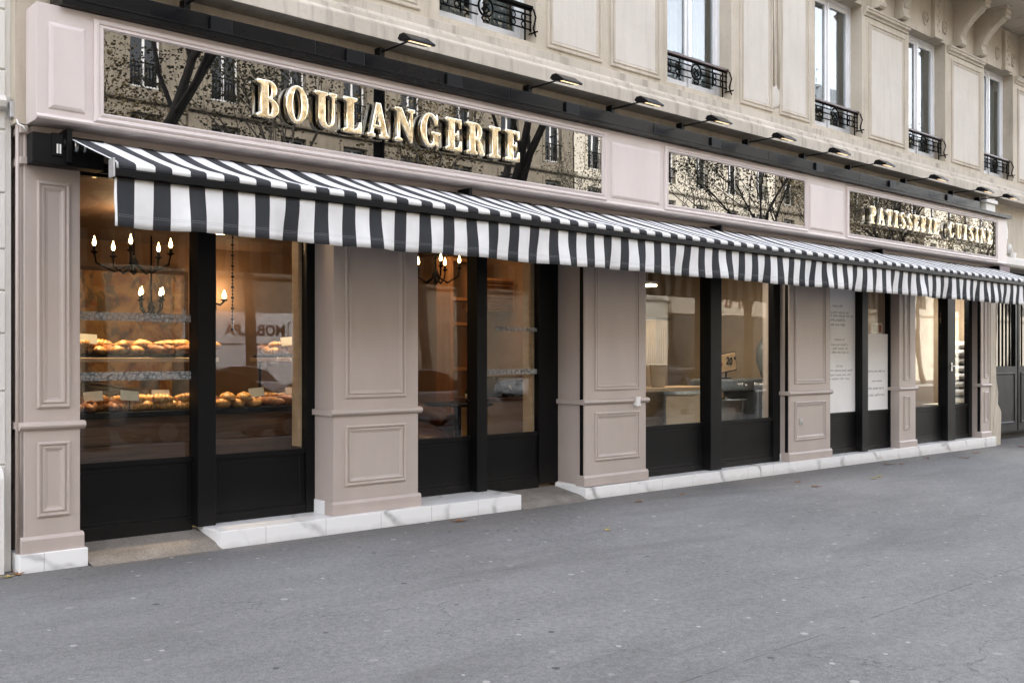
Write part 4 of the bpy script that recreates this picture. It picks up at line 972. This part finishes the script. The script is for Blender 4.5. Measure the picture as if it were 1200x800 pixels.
# kitchen window
WT = empty('worktop_bench', (10.7, 0.8, 0.13), 'pale wood bench with steel edge behind the left kitchen pane', 'bench')
b = MB(); b.box(9.75, 11.45, 0.55, 1.15, 1.15, 1.20); b.build('bench_top', M['wood_light'], WT, bevel=0.004)
b = MB(); b.box(10.40, 11.42, 0.60, 1.10, 0.131, 1.10); b.build('front_panel', M['wood_lit'], WT, bevel=0.004)
b = MB(); b.box(10.34, 11.45, 0.56, 1.12, 1.101, 1.149); b.box(10.34, 10.3995, 0.56, 1.12, 0.131, 1.10); b.build('steel_edge', M['steel'], WT)
b = MB(); b.box(9.78, 9.84, 0.6, 1.1, 0.131, 1.149); b.build('leg', M['steel'], WT)
b = MB(); b.box(9.85, 10.33, 0.6, 1.1, 0.45, 0.48); b.build('low_shelf', M['alu'], WT)
PT = empty('plastic_tub', (10.5, 0.75, 1.2), 'milky plastic tub with flour standing on the pale bench', 'tub')
b = MB(); b.lathe((10.50, 0.78, 1.2005), [(0.0, 0.0), (0.115, 0.0), (0.15, 0.29), (0.16, 0.295), (0.16, 0.31), (0.146, 0.31), (0.112, 0.01)], 4)
b.build('tub', M['plastic'], PT, bevel=0.012)
MX = empty('dough_mixer', (12.460, 0.8, 0.13), 'grey enamel dough mixer with steel bowl behind the right kitchen pane', 'mixer')
b = MB(); b.box(12.510, 13.240, 0.55, 1.15, 0.131, 1.12); b.build('column', M['grey_enamel'], MX, bevel=0.02)
b = MB(); b.box(11.660, 13.240, 0.56, 1.15, 1.121, 1.29); b.build('head', M['grey_enamel'], MX, bevel=0.03)
b = MB(); b.lathe((12.080, 0.82, 0.62), [(0.0, 0.0), (0.2, 0.0), (0.27, 0.06), (0.29, 0.36), (0.30, 0.36), (0.30, 0.385), (0.285, 0.385), (0.26, 0.1), (0.0, 0.06)], 28); b.build('bowl', M['steel'], MX)
b = MB(); b.box(11.710, 12.500, 0.62, 1.1, 0.131, 0.62); b.build('base', M['grey_enamel'], MX, bevel=0.02)
b = MB(); b.tube([(12.080, 0.82, 1.12), (12.080, 0.82, 0.85)], 0.03, 10); b.build('hook', M['steel'], MX)
b = MB(); b.ball((12.210, 0.555, 1.2), 0.02, sub=1); b.build('knob', M['socket'], MX)
for x0, x1, z0, z1, m in ((12.610, 12.740, 0.88, 1.05, 'socket'), (12.810, 13.020, 0.86, 1.06, 'card'), (12.610, 12.730, 0.70, 0.85, 'socket')):
    b = MB(); b.box(x0, x1, 0.543, 0.5495, z0, z1); b.box(x0+0.03, x1-0.04, 0.5415, 0.5428, z0+0.06, z1-0.06, 1); b.build('warning_sticker', [M[m], M['ink_red']], MX)
KC = empty('wall_curtain', (11.0, 2.2, 0.2), 'long brown hanging curtain deep in the kitchen', 'curtain')
b = MB(); n = 60
for k in range(n):
    u0, u1 = 11.2+1.4*k/n, 11.2+1.4*(k+1)/n
    b.face([(u0, 2.3+0.05*sin(u0*22), 0.2), (u1, 2.3+0.05*sin(u1*22), 0.2), (u1, 2.3+0.05*sin(u1*22), 2.2), (u0, 2.3+0.05*sin(u0*22), 2.2)])
o = b.build('cloth', M['tan'], KC, smooth=True); md = o.modifiers.new('thickness', 'SOLIDIFY'); md.thickness = 0.006
b = MB(); b.tube([(11.15, 2.3, 2.22), (12.65, 2.3, 2.22)], 0.015, 8); b.tube([(12.6, 2.3, 2.22), (12.6, 3.4, 2.22)], 0.012, 8); b.tube([(11.2, 2.3, 2.22), (11.2, 3.4, 2.22)], 0.012, 8); b.build('rail', M['steel'], KC)
PB = empty('price_board', (11.970, 0.75, 1.3), 'pale orange price board with black numerals above the mixer', 'price sign')
b = MB(); b.obox((11.950, 0.70, 1.53), (0.42, 0.015, 0.25), Matrix.Rotation(-0.12, 3, 'Y')); b.build('board', M['orange_board'], PB, bevel=0.01)
b = MB(); b.obox((11.950, 0.705, 1.53), (0.45, 0.012, 0.28), Matrix.Rotation(-0.12, 3, 'Y')); b.build('board_rim', M['ink_black'], PB, bevel=0.008)
b = MB(); b.box(11.870, 12.030, 0.68, 0.80, 1.291, 1.31); b.tube([(11.950, 0.72, 1.31), (11.950, 0.72, 1.42)], 0.012); b.build('foot', M['iron'], PB)
text_mesh('20', 0.15, M['ink_black'], 'numerals', PB, (11.910, 0.688, 1.51), (pi/2, 0.12, 0), 0.001, 0.006)
text_mesh('M', 0.06, M['ink_black'], 'numerals', PB, (12.095, 0.688, 1.575), (pi/2, 0.12, 0), 0.001, 0.003)
b = MB(); b.obox((11.795, 0.69, 1.50), (0.05, 0.003, 0.06), Matrix.Rotation(0.4, 3, 'Y')); b.build('red_mark', M['ink_red'], PB)

PR = empty('hanging_bag', (12.95, 0.9, 1.3), 'crumpled grey bag hanging at the right of the kitchen window', 'bag')
b = MB(); b.tube([(12.95, 0.75, 2.3), (12.95, 0.75, 1.9)], 0.006, 6); b.tube([(12.95, 0.75, 1.9), (12.93, 0.75, 1.75), (12.97, 0.76, 1.55), (12.92, 0.75, 1.42), (12.98, 0.75, 1.3)], [0.03, 0.10, 0.12, 0.06, 0.05], 10); b.tube([(12.95, 0.75, 2.3), (12.95, 0.75, 3.12)], 0.006, 6)
b.build('bag_body', M['grey_enamel'], PR)
# poster window
def poster(x0, x1, z0, z1, lines, label):
    Pn = empty('window_poster', ((x0+x1)/2, 0.25, z0), label, 'poster')
    b = MB(); b.box(x0, x1, 0.1835, 0.187, z0, z1); b.build('sheet', M['paper'], Pn)
    rnd = random.Random(len(label))
    for cx, z, wdt, h in lines:       # illegible handwriting: small looping strokes
        b = MB(); x = cx - wdt/2
        while x < cx + wdt/2:
            wl = min(rnd.uniform(0.08, 0.2), cx + wdt/2 - x)
            n = max(6, int(wl/0.0085)); ph = rnd.random()*6
            pts = [(x + wl*k/n + 0.004*sin(k*1.9+ph), 0.1828, z + h*(0.5*sin(k*1.9+ph) + (0.5 if rnd.random() < 0.08 else 0)*1.0)) for k in range(n+1)]
            b.tube(pts, 0.0021, 4); x += wl + 0.03
        b.build('handwriting', M['ink'], Pn)
poster(13.62, 14.627, 0.75, 3.0, [(14.1, 2.40, 0.30, .03), (14.12, 2.30, 0.62, .035), (14.18, 2.25, 0.75, .035), (14.1, 2.18, 0.45, .035), (14.12, 2.11, 0.45, .035),
       (14.15, 1.88, 0.28, .03), (14.15, 1.80, 0.5, .03), (14.18, 1.74, 0.45, .03), (14.18, 1.68, 0.5, .03), (14.15, 1.47, 0.2, .03), (14.16, 1.40, 0.75, .03), (14.16, 1.33, 0.7, .03), (14.14, 1.27, 0.65, .03)],
       'tall white poster with faint handwriting filling the left poster pane')
poster(14.83, 15.68, 0.75, 1.99, [(15.3, 1.38, 0.55, .035), (15.33, 1.22, 0.35, .03), (15.28, 1.10, 0.5, .035), (15.26, 0.99, 0.62, .04)],
       'shorter white poster with faint handwriting in the right poster pane')
NT = empty('notice_sheet', (15.45, 0.3, 2.0), 'small pale notice sheet standing above the shorter poster', 'notice')
b = MB(); b.box(15.22, 15.58, 0.223, 0.226, 1.97, 2.17); b.build('sheet', M['card'], NT)
b = MB()
for k in range(4): b.box(15.27, 15.42, 0.2205, 0.2225, 2.03+k*0.03, 2.04+k*0.03)
b.box(15.46, 15.54, 0.2205, 0.2225, 2.02, 2.14, 1); b.build('print', [M['ink'], M['ink_red']], NT)
LN = empty('hanging_lantern', (15.2, 0.8, 2.3), 'small glowing orange lantern hanging above the shorter poster', 'lantern')
b = MB(); b.box(15.42, 15.60, 0.7, 0.88, 2.33, 2.52); b.build('lamp_body', M['lantern'], LN, bevel=0.01)
b = MB(); b.box(15.41, 15.61, 0.69, 0.89, 2.521, 2.545); b.box(15.41, 15.61, 0.69, 0.89, 2.305, 2.329); b.tube([(15.51, 0.79, 2.545), (15.51, 0.79, 3.12)], 0.006, 6); b.build('cap', M['iron'], LN)

# flour sacks behind the last door
LC = empty('low_cabinet', (19.0, 0.6, 0.13), 'low pale cabinet under the stacked flour sacks', 'cabinet')
b = MB(); b.box(18.5, 19.6, 0.36, 0.95, 0.131, 0.72); b.build('body', M['card'], LC, bevel=0.006)
b = MB()
for x in (18.52, 19.06): b.box(x, x+0.52, 0.345, 0.3595, 0.16, 0.70)
b.build('door', M['paper'], LC, bevel=0.003)
SK = None
names = ['bottom', 'second', 'third', 'fourth', 'fifth', 'sixth', 'seventh', 'eighth']
for k in range(8):
    if SK is None:
        b = MB(); v = bmesh.ops.create_cube(b.bm, size=1.0)['verts']
        bmesh.ops.subdivide_edges(b.bm, edges=b.bm.edges[:], cuts=5, use_grid_fill=True)
        for q in b.bm.verts:
            x, y, z = q.co*2
            bul = (1-abs(x)**3)*(1-abs(y)**3)
            q.co = Vector((x*0.30*(1-0.05*abs(z)), y*0.25, 0.075 + z*(0.046+0.029*bul) + 0.006*sin(x*9)*bul))
        SK = b.build('flour_sack', M['sack'], smooth=True); o = SK
    else:
        o = SK.copy(); COL.objects.link(o)
    o.location = (19.24 + random.uniform(-.02, .02), 0.60, 0.722 + k*0.149); o.rotation_euler.z = random.uniform(-.06, .06)
    tag(o, 'white paper flour sack, %s of the stack behind the last door' % (names[k] + (' from below' if k else '')), 'sack', 'flour sacks stacked behind the last door')

# room lamps of the lit bulbs and spots, plus added ones without fittings
def lamp(kind, name, loc, power, col, size=0.1, rot=None):
    l = bpy.data.lights.new(name, kind); l.energy = power*(0.055 if 'kitchen' in name else 0.055); l.color = col
    if kind == 'POINT': l.shadow_soft_size = size
    if kind == 'AREA': l.size = size
    o = bpy.data.objects.new(name, l); COL.objects.link(o); o.location = loc
    if rot: o.rotation_euler = rot
    return o
WARM = (1.0, 0.66, 0.36)
lamp('POINT', 'chandelier_light', (3.92, 2.2, 3.0), 60, WARM, 0.25)
lamp('POINT', 'chandelier_light', (7.72, 2.1, 3.0), 30, WARM, 0.2)
lamp('POINT', 'sconce_light', (6.25, 4.98, 2.48), 34, WARM, 0.06)
for x in (3.1, 4.0, 5.3):
    q = lamp('SPOT', 'counter_spot_light', (x, 1.05, 2.95), 640, (1.0, 0.72, 0.42)); q.data.spot_size = radians(52); q.data.spot_blend = 0.6; q.data.shadow_soft_size = 0.05
lamp('AREA', 'ceiling_spot_light', (5.9, 3.0, 3.08), 16, WARM, 0.2)
lamp('AREA', 'ceiling_spot_light', (8.3, 1.3, 3.05), 26, WARM, 0.2)
lamp('AREA', 'kitchen_light', (11.2, 0.50, 3.0), 95, (1.0, 0.86, 0.68), 0.4)
lamp('POINT', 'lantern_light', (15.5, 1.2, 2.4), 6, WARM, 0.1)
lamp('AREA', 'sack_fill_light', (18.6, 0.6, 3.0), 170, (1.0, 0.92, 0.82), 0.4)  # added fill with no fitting, brightens the flour sacks

# ------------------------------------------------------------------ fallen leaves
def leaf(x, y, rz, s, mat, label, k):
    b = MB(); rnd = random.Random(k)
    pts = []
    for i in range(15):
        a = 2*pi*i/15; r = (1.0 if i % 3 == 0 else 0.55) * rnd.uniform(0.8, 1.1)
        pts.append((cos(a)*r, sin(a)*r*0.8))
    c = b.bm.verts.new((0, 0, 0.008)); vs = [b.bm.verts.new((px*s, py*s, 0.006 + 0.35*s*(abs(py)**1.5)*rnd.uniform(0.4, 1.0))) for px, py in pts]
    for i in range(15): b.bm.faces.new((c, vs[i], vs[(i+1) % 15]))
    b.tube([(0, 0, 0.01), (-s*0.8, 0, 0.012), (-s*1.4, s*0.2, 0.02)], 0.0025, 5)
    o = b.build('fallen_leaf', M[mat]); o.location = (x, y, gz(x) + 0.002); o.rotation_euler.z = rz
    md = o.modifiers.new('thickness', 'SOLIDIFY'); md.thickness = 0.0015
    tag(o, label, 'leaf', 'dry leaves on the pavement')
LV = [(6.18, -0.30, .09, 'leaf_brown', 'curled brown leaf against the marble step'), (11.28, -1.13, .075, 'leaf_brown', 'brown leaf lying nearest the viewer below the middle pillar'),
      (11.51, -0.74, .07, 'leaf_brown', 'flat brown leaf near the plinth below the middle pillar'), (12.66, -1.2, .07, 'leaf_yellow', 'yellow leaf lying left of another yellow leaf'),
      (12.95, -1.12, .075, 'leaf_yellow', 'yellow leaf lying right of another yellow leaf'), (14.5, -0.42, .09, 'leaf_brown', 'brown leaf by the plinth under the poster window'),
      (14.75, -0.52, .06, 'leaf_brown', 'tiny brown leaf beside the leaf under the poster window'), (16.48, -0.75, .085, 'leaf_brown', 'brown leaf in front of the last glazed door'),
      (16.0, -0.32, .07, 'leaf_brown', 'brown leaf touching the plinth below the narrow pilaster'), (17.56, -0.45, .08, 'leaf_brown', 'brown leaf at the plinth near its right end'),
      (19.5, -0.5, .12, 'leaf_brown', 'brown leaf in front of the black gate'), (19.8, -0.7, .1, 'leaf_brown', 'brown leaf farthest right, near the gate'),
      (8.55, -0.55, .06, 'leaf_brown', 'brown leaf below the pillar with the white socket'), (9.4, -0.5, .045, 'leaf_brown', 'tiny brown leaf below the kitchen window'),
      (2.19, -0.05, .06, 'leaf_brown', 'brown leaf caught in the corner by the leftmost pillar'), (2.12, -0.10, .05, 'leaf_yellow', 'pale leaf in the corner left of the leftmost plinth'),
      (1.85, -0.45, .06, 'leaf_yellow', 'yellow leaf at the far left edge of the pavement'), (6.9, -1.6, .05, 'leaf_yellow', 'pale flat leaf lying alone in mid pavement')]
for k, (x, y, s, m, l) in enumerate(LV): leaf(x, y, k*1.7, s, m, l, k)

# ------------------------------------------------------------------ the other side of the street (seen in the glass)
YO = -30.0
def far_house(x0, x1, h, mat, label, seed, first=5.0):
    rnd = random.Random(seed)
    H = empty('apartment_house', ((x0+x1)/2, YO, 0), label, 'building')
    n = max(3, int((x1-x0)/2.9)); st = (x1-x0)/n; fl = 3.15
    b = MB(); holes = []
    for f in range(int((h-first)/fl)):
        for i in range(n):
            xc = x0 + st*(i+0.5); z0 = first + 0.55 + f*fl
            holes.append((xc-0.6, xc+0.6, z0, z0+2.15))
    xs = sorted({x0, x1, *[v for q in holes for v in q[:2]]}); zs = sorted({-0.6, h, *[v for q in holes for v in q[2:]]})
    for xa, xb in zip(xs, xs[1:]):
        for za, zb in zip(zs, zs[1:]):
            if not any(q[0] <= xa and xb <= q[1] and q[2] <= za and zb <= q[3] for q in holes):
                b.face([(xa, YO, za), (xb, YO, za), (xb, YO, zb), (xa, YO, zb)])
    for q0, q1, k0, k1 in holes:
        yy = YO-0.3
        b.face([(q0, YO, k0), (q0, yy, k0), (q0, yy, k1), (q0, YO, k1)]); b.face([(q1, YO, k0), (q1, yy, k0), (q1, yy, k1), (q1, YO, k1)])
        b.face([(q0, YO, k1), (q1, YO, k1), (q1, yy, k1), (q0, yy, k1)]); b.face([(q0, YO, k0), (q1, YO, k0), (q1, yy, k0), (q0, yy, k0)])
    b.box(x0, x1, YO-9, YO-1.2, -0.6, h-0.01); b.box(x0, x0+0.3, YO-1.2, YO-0.31, -0.6, h-0.01); b.box(x1-0.3, x1, YO-1.2, YO-0.31, -0.6, h-0.01)
    bmesh.ops.remove_doubles(b.bm, verts=b.bm.verts[:], dist=1e-4)
    b.build('wall', mat, H)
    b = MB()
    for f in range(int((h-first)/fl)+1):
        z = first + f*fl
        b.profx(x0, x1, [(YO+0.002, z), (YO+0.16, z), (YO+0.2, z+0.08), (YO+0.2, z+0.2), (YO+0.002, z+0.26)])
    b.build('string_course', mat, H)
    b = MB(); b.profx(x0, x1, [(YO+0.002, h-0.5), (YO+0.4, h-0.3), (YO+0.4, h), (YO+0.002, h)]); b.build('cornice', mat, H)
    b = MB(); b.profx(x0, x1, [(YO, h+0.002), (YO-0.9, h+2.6), (YO-5, h+3.2), (YO-9, h+2.6), (YO-9, h+0.002)]); b.build('roof', M['zinc'], H)
    w0 = None
    for k, (q0, q1, k0, k1) in enumerate(holes):
        if w0 is None:
            b = MB(); y = YO-0.28
            b.box(q0, q0+0.07, y, y+0.06, k0, k1); b.box(q1-0.07, q1, y, y+0.06, k0, k1); b.box(q0+0.07, q1-0.07, y, y+0.06, k1-0.08, k1); b.box(q0+0.07, q1-0.07, y, y+0.06, k0, k0+0.12); b.box((q0+q1)/2-0.05, (q0+q1)/2+0.05, y, y+0.06, k0+0.121, k1-0.081)
            b.box(q0-0.16, q0-0.001, YO+0.004, YO+0.06, k0-0.05, k1+0.2, 1); b.box(q1+0.001, q1+0.16, YO+0.004, YO+0.06, k0-0.05, k1+0.2, 1); b.box(q0, q1, YO+0.004, YO+0.09, k1+0.02, k1+0.22, 1)
            b.box(q0+0.07, q1-0.07, y+0.01, y+0.02, k0+0.12, k1-0.08, 2)
            for t in range(9): b.box(q0+0.05+t*0.135, q0+0.075+t*0.135, YO+0.02, YO+0.045, k0+0.02, k0+0.9, 3)
            b.box(q0, q1, YO+0.015, YO+0.05, k0+0.9, k0+0.95, 3)
            w0 = b.build('window', [M['pvc'], mat, M['car_glass'], M['iron']], H); base = w0.location.copy(); q00, k00 = q0, k0
        else:
            o = w0.copy(); COL.objects.link(o); o.parent = H; o.location = base + Vector((q0-q00, 0, k0-k00))
    return H
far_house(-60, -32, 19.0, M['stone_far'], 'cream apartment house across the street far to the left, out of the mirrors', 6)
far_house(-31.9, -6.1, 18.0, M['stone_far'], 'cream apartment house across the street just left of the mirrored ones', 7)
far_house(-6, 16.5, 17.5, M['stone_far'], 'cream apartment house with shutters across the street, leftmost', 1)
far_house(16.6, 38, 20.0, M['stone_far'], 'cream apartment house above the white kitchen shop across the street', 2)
far_house(38.1, 57, 18.0, M['stone_far_sunlit'], 'apartment house with sunlight painted into its stone, above the bar across the street', 3)
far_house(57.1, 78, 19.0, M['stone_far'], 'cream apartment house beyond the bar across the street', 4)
far_house(78.1, 112, 17.0, M['stone_far_sunlit'], 'apartment house with sunlight painted into its stone, farthest along the opposite side', 5)
SHP = empty('kitchen_shop', (20.0, YO, 0), 'white kitchen shop front across the street mirrored in the pastry window', 'shopfront')
b = MB(); b.box(16.9, 24.5, YO+0.01, YO+0.25, 2.2, 3.5); b.build('fascia_board', M['far_white'], SHP)
b = MB(); b.box(17.0, 24.4, YO+0.01, YO+0.10, 0.0, 2.19); b.build('shop_window', M['car_glass'], SHP)
b = MB(); b.box(17.5, 21.9, YO+0.105, YO+0.15, 0.5, 2.19); b.build('white_backing', M['far_white'], SHP)
text_mesh('MOBALPA', 0.62, M['ink_black'], 'shop_name', SHP, (21.4, YO+0.255, 2.55), (pi/2, 0, pi), 0.004, 0.02)
b = MB()
for p in ((21.5, 21.55, 2.45, 3.15), (22.15, 22.2, 2.45, 3.15), (21.551, 22.149, 3.10, 3.15)): b.box(p[0], p[1], YO+0.251, YO+0.26, p[2], p[3])
b.build('logo', M['ink_black'], SHP)
BAR = empty('bar_front', (53, YO, 0), 'bar front with big red lettering across the street', 'shopfront')
b = MB(); b.box(47, 57, YO+0.01, YO+0.3, 4.3, 6.9); b.build('board', M['stone_moulding'], BAR)
text_mesh('BAR', 2.0, M['leather'], 'bar_name', BAR, (55.2, YO+0.31, 4.8), (pi/2, 0, pi), 0.01, 0.04)
b = MB(); b.box(47, 57, YO+0.01, YO+0.12, 0.0, 4.2); b.build('shop_window', M['car_glass'], BAR)

# street trees
def tree_mesh(seed, h, leaves):
    rnd = random.Random(seed); t = MB(); lf = MB(); tips = []
    def grow(p, d, L, r, depth):
        n = 4; pts = [p.copy()]; rs = [r]; q = p.copy(); dd = d.copy()
        for k in range(n):
            dd = (dd + Vector((rnd.uniform(-.16, .16), rnd.uniform(-.16, .16), rnd.uniform(-.02, .12)))).normalized(); q = q + dd*(L/n); pts.append(q.copy()); rs.append(r*(1-0.42*(k+1)/n))
        t.tube(pts, rs, 8 if depth < 2 else 5, cap=False)
        if depth >= 2: tips.extend(pts[1:])
        if depth < 6:
            for i in range(3 if depth < 3 else 2):
                a = rnd.uniform(0, 2*pi); s = rnd.uniform(0.45, 0.95)
                nd = (dd + Vector((cos(a)*s, sin(a)*s, rnd.uniform(-.1, .35)))).normalized()
                grow(pts[rnd.choice((2, 3, 4))] if depth else pts[rnd.choice((3, 4))], nd, L*rnd.uniform(0.55, 0.8), rs[-1]*0.78, depth+1)
    grow(Vector((0, 0, -0.1)), Vector((0, 0, 1)), h*0.42, 0.24, 0)
    for p in tips:
        for k in range(leaves):
            c = p + Vector((rnd.gauss(0, .4), rnd.gauss(0, .4), rnd.gauss(0, .34))); s = rnd.uniform(.035, .08)
            u = Vector((rnd.uniform(-1, 1), rnd.uniform(-1, 1), rnd.uniform(-.6, .6))).normalized()*s; w = u.orthogonal().normalized()*s
            lf.face([c-u, c+w*0.7, c+u, c-w*0.7])
    return t, lf
T0 = []
for sd, h, m, nl in ((11, 14.0, 'leaf_tree', 2), (23, 13.0, 'leaf_tree2', 3)):
    r = empty('plane_tree', (0, 0, 0), 'x', 'tree', 'plane trees along the street')
    t, l = tree_mesh(sd, h, nl); t.build('trunk', M['bark'], r); l.build('crown', M[m], r); T0.append(r)
TREES = [(6.2, -9.0, 0, 'leafy plane tree on the near kerb opposite the glazed door'), (14.6, -8.9, 0, 'plane tree on the near kerb opposite the poster window'),
         (25.2, -9.1, 0, 'small plane tree on the near kerb beyond the black gate'), (34, -9.0, 1, 'golden plane tree on the near kerb, second beyond the gate'), (42, -9.0, 1, 'golden plane tree farthest along the near kerb'),
         (9.5, -25.2, 1, 'golden plane tree on the far kerb, leftmost of its row'), (17.5, -25.2, 0, 'plane tree on the far kerb before the white shop'), (26, -25.1, 1, 'golden plane tree on the far kerb right of the white shop'),
         (34.5, -25.2, 0, 'plane tree on the far kerb, fourth of its row'), (44, -25.2, 0, 'plane tree on the far kerb left of the bar'), (53.5, -25.2, 1, 'golden plane tree on the far kerb in front of the bar'),
         (62, -25.2, 0, 'plane tree on the far kerb beyond the bar'), (70, -25.2, 1, 'golden plane tree second beyond the bar'), (78, -25.2, 0, 'plane tree near the end of the far row'), (86, -25.2, 1, 'golden plane tree at the end of the far row')]
used = [False, False]
for k, (x, y, v, lb) in enumerate(TREES):
    o = T0[v] if not used[v] else copy_tree(T0[v]); used[v] = True
    o.location = (x, y, gz(x)); o.rotation_euler.z = k*1.3; s = 0.92 + 0.06*(k % 4) if k not in (2, 3, 4) else 0.72; o.scale = (s, s, s); o['label'] = lb

# lamp post between the near trees
LP = empty('street_lamp', (11.35, -9.2, gz(11.35)), 'tall black street lamp post on the near kerb between two plane trees', 'street lamp')
b = MB(); b.lathe((11.35, -9.2, gz(11.35)), [(0.22, 0), (0.22, 0.5), (0.16, 0.6), (0.12, 1.2), (0.115, 8.6), (0.0, 8.7)], 16); b.build('post', M['iron'], LP)
b = MB(); b.tube([(11.35, -9.2, 8.4), (11.35, -10.0, 8.9), (11.35, -11.0, 9.0)], 0.05, 8); b.build('arm', M['iron'], LP)
b = MB(); b.ball((11.35, -11.2, 8.96), 0.28, (0.7, 1.4, 0.4)); b.build('lantern', M['alu'], LP)

# parked cars
def car(x, y, mat, label, dirn=1):
    C = empty('parked_car', (x, y, -0.13+gz(x)), label, 'car', 'cars parked along the kerb')
    z0 = -0.13 + gz(x)
    low = [(-2.1, .35), (-2.15, .55), (-2.08, .75), (-1.95, .92), (-1.2, .98), (1.0, .96), (1.75, .84), (2.08, .70), (2.15, .5), (2.1, .3), (1.7, .26), (-1.7, .26)]
    roof = [(-1.75, .95), (-1.35, 1.32), (-0.9, 1.46), (0.0, 1.48), (0.45, 1.40), (1.15, .95)]
    def loft(prof, ws, name, m, par, bev):
        b = MB()
        rows = [[b.bm.verts.new((x+dirn*px, y+w, z0+pz)) for (px, pz) in prof] for w in ws]
        for a, c in zip(rows, rows[1:]):
            for k in range(len(prof)): b.bm.faces.new((a[k], a[(k+1) % len(prof)], c[(k+1) % len(prof)], c[k]))
        b.bm.faces.new(rows[0][::-1]); b.bm.faces.new(rows[-1])
        return b.build(name, m, par, bevel=bev)
    B = loft(low, (-0.87, -0.8, 0.8, 0.87), 'body', mat, C, 0.05)
    b = MB()
    top = roof
    for s in (1,):
        rows = []
        for w, sc in ((-0.80, 0), (-0.62, 1), (0.62, 1), (0.80, 0)):
            rows.append([b.bm.verts.new((x+dirn*px, y+w, z0+(pz if sc else min(pz, 0.97) if i in (0, 5) else 0.97))) for i, (px, pz) in enumerate(top)])
        for a, c in zip(rows, rows[1:]):
            for k in range(5): b.bm.faces.new((a[k], a[k+1], c[k+1], c[k]))
    b.build('windows', M['car_glass'], C)
    b = MB(); b.profx(0, 1, [(0, 0), (1, 0), (1, 1)]); b.bm.clear()
    rows = [[b.bm.verts.new((x+dirn*px, y+w, z0+pz+0.012)) for px, pz in ((-1.38, 1.31), (-0.9, 1.47), (0, 1.49), (0.47, 1.40))] for w in (-0.64, -0.5, 0.5, 0.64)]
    for a, c in zip(rows, rows[1:]):
        for k in range(3): b.bm.faces.new((a[k], a[k+1], c[k+1], c[k]))
    o = b.build('roof', mat, C, smooth=True); md = o.modifiers.new('thickness', 'SOLIDIFY'); md.thickness = 0.03
    for px in (-1.3, 1.35):
        for w in (-0.80, 0.80):
            b = MB(); b.tube([(x+dirn*px, y+w-0.11, z0+.31), (x+dirn*px, y+w+0.11, z0+.31)], 0.31, 20); wh = b.build('wheel', M['tyre'], C)
            b = MB(); b.tube([(x+dirn*px, y+w-0.115, z0+.31), (x+dirn*px, y+w+0.115, z0+.31)], 0.19, 16); b.build('rim', M['alu'], wh)
    for w in (-0.62, 0.62):
        b = MB(); b.ball((x+dirn*2.02, y+w, z0+.68), 0.12, (0.7, 1.4, 0.8)); b.build('headlight', M['alu'], C)
car(4.0, -10.95, M['car_white'], 'white hatchback parked at the near kerb, left of the camera', 1)
car(9.2, -10.95, M['car_grey'], 'grey hatchback parked at the near kerb opposite the glazed door', 1)
car(14.6, -10.95, M['car_white'], 'white hatchback parked at the near kerb opposite the posters', 1)
car(25, -10.95, M['car_dark'], 'dark hatchback parked at the near kerb beyond the gate', 1)
car(15.0, -22.5, M['car_white'], 'white hatchback parked at the far kerb left of the white shop', -1)
car(30.0, -22.5, M['car_white'], 'white hatchback parked at the far kerb right of the white shop', -1)
car(37.0, -22.5, M['car_dark'], 'dark hatchback parked at the far kerb', -1)

# ------------------------------------------------------------------ daylight
SUN_EL, SUN_AZ = radians(34), radians(-22)      # behind the bakery building: the front is in open shade
w = bpy.data.worlds.new('World'); SC.world = w; w.use_nodes = True
nt = w.node_tree; bg = nt.nodes['Background']
sky = nt.nodes.new('ShaderNodeTexSky'); sky.sky_type = 'NISHITA'; sky.sun_disc = False
sky.sun_elevation = SUN_EL; sky.sun_rotation = SUN_AZ; sky.air_density = 1.0; sky.dust_density = 2.0; sky.ozone_density = 1.0
hs = nt.nodes.new('ShaderNodeHueSaturation'); hs.inputs['Saturation'].default_value = 0.36
nt.links.new(sky.outputs[0], hs.inputs['Color'])
wm = nt.nodes.new('ShaderNodeMix'); wm.data_type = 'RGBA'; wm.blend_type = 'MULTIPLY'; wm.inputs[0].default_value = 1.0; wm.inputs[7].default_value = (1.0, 0.975, 0.96, 1)
nt.links.new(hs.outputs[0], wm.inputs[6]); nt.links.new(wm.outputs[2], bg.inputs['Color'])
bg.inputs['Strength'].default_value = 0.15
sd = Vector((sin(SUN_AZ)*cos(SUN_EL), cos(SUN_AZ)*cos(SUN_EL), sin(SUN_EL)))
sl = bpy.data.lights.new('sun', 'SUN'); sl.energy = 0.7; sl.angle = radians(12); sl.color = (1.0, 0.92, 0.80)
so = bpy.data.objects.new('sun', sl); COL.objects.link(so); so.location = (10, 20, 30); so.rotation_euler = sd.to_track_quat('Z', 'Y').to_euler()

# ------------------------------------------------------------------ camera
cam = bpy.data.cameras.new('camera'); co = bpy.data.objects.new('camera', cam); COL.objects.link(co); SC.camera = co
co.location = (0, -7.95, 1.6); co.rotation_euler = (pi/2, 0, math.atan2(1300, 1167) - pi/2)
cam.sensor_width = 36; cam.lens = 1167/1200*36; cam.shift_y = 19/1200; cam.clip_end = 2000

SC.view_settings.view_transform = 'Standard'; SC.view_settings.look = 'None'; SC.view_settings.gamma = 1.0
SC.view_settings.exposure = 3.42
SC.render.engine = 'CYCLES'
SC.cycles.use_denoising = True; SC.cycles.max_bounces = 8; SC.cycles.transparent_max_bounces = 16
SC.cycles.sample_clamp_indirect = 6.0; SC.cycles.caustics_reflective = False; SC.cycles.caustics_refractive = False
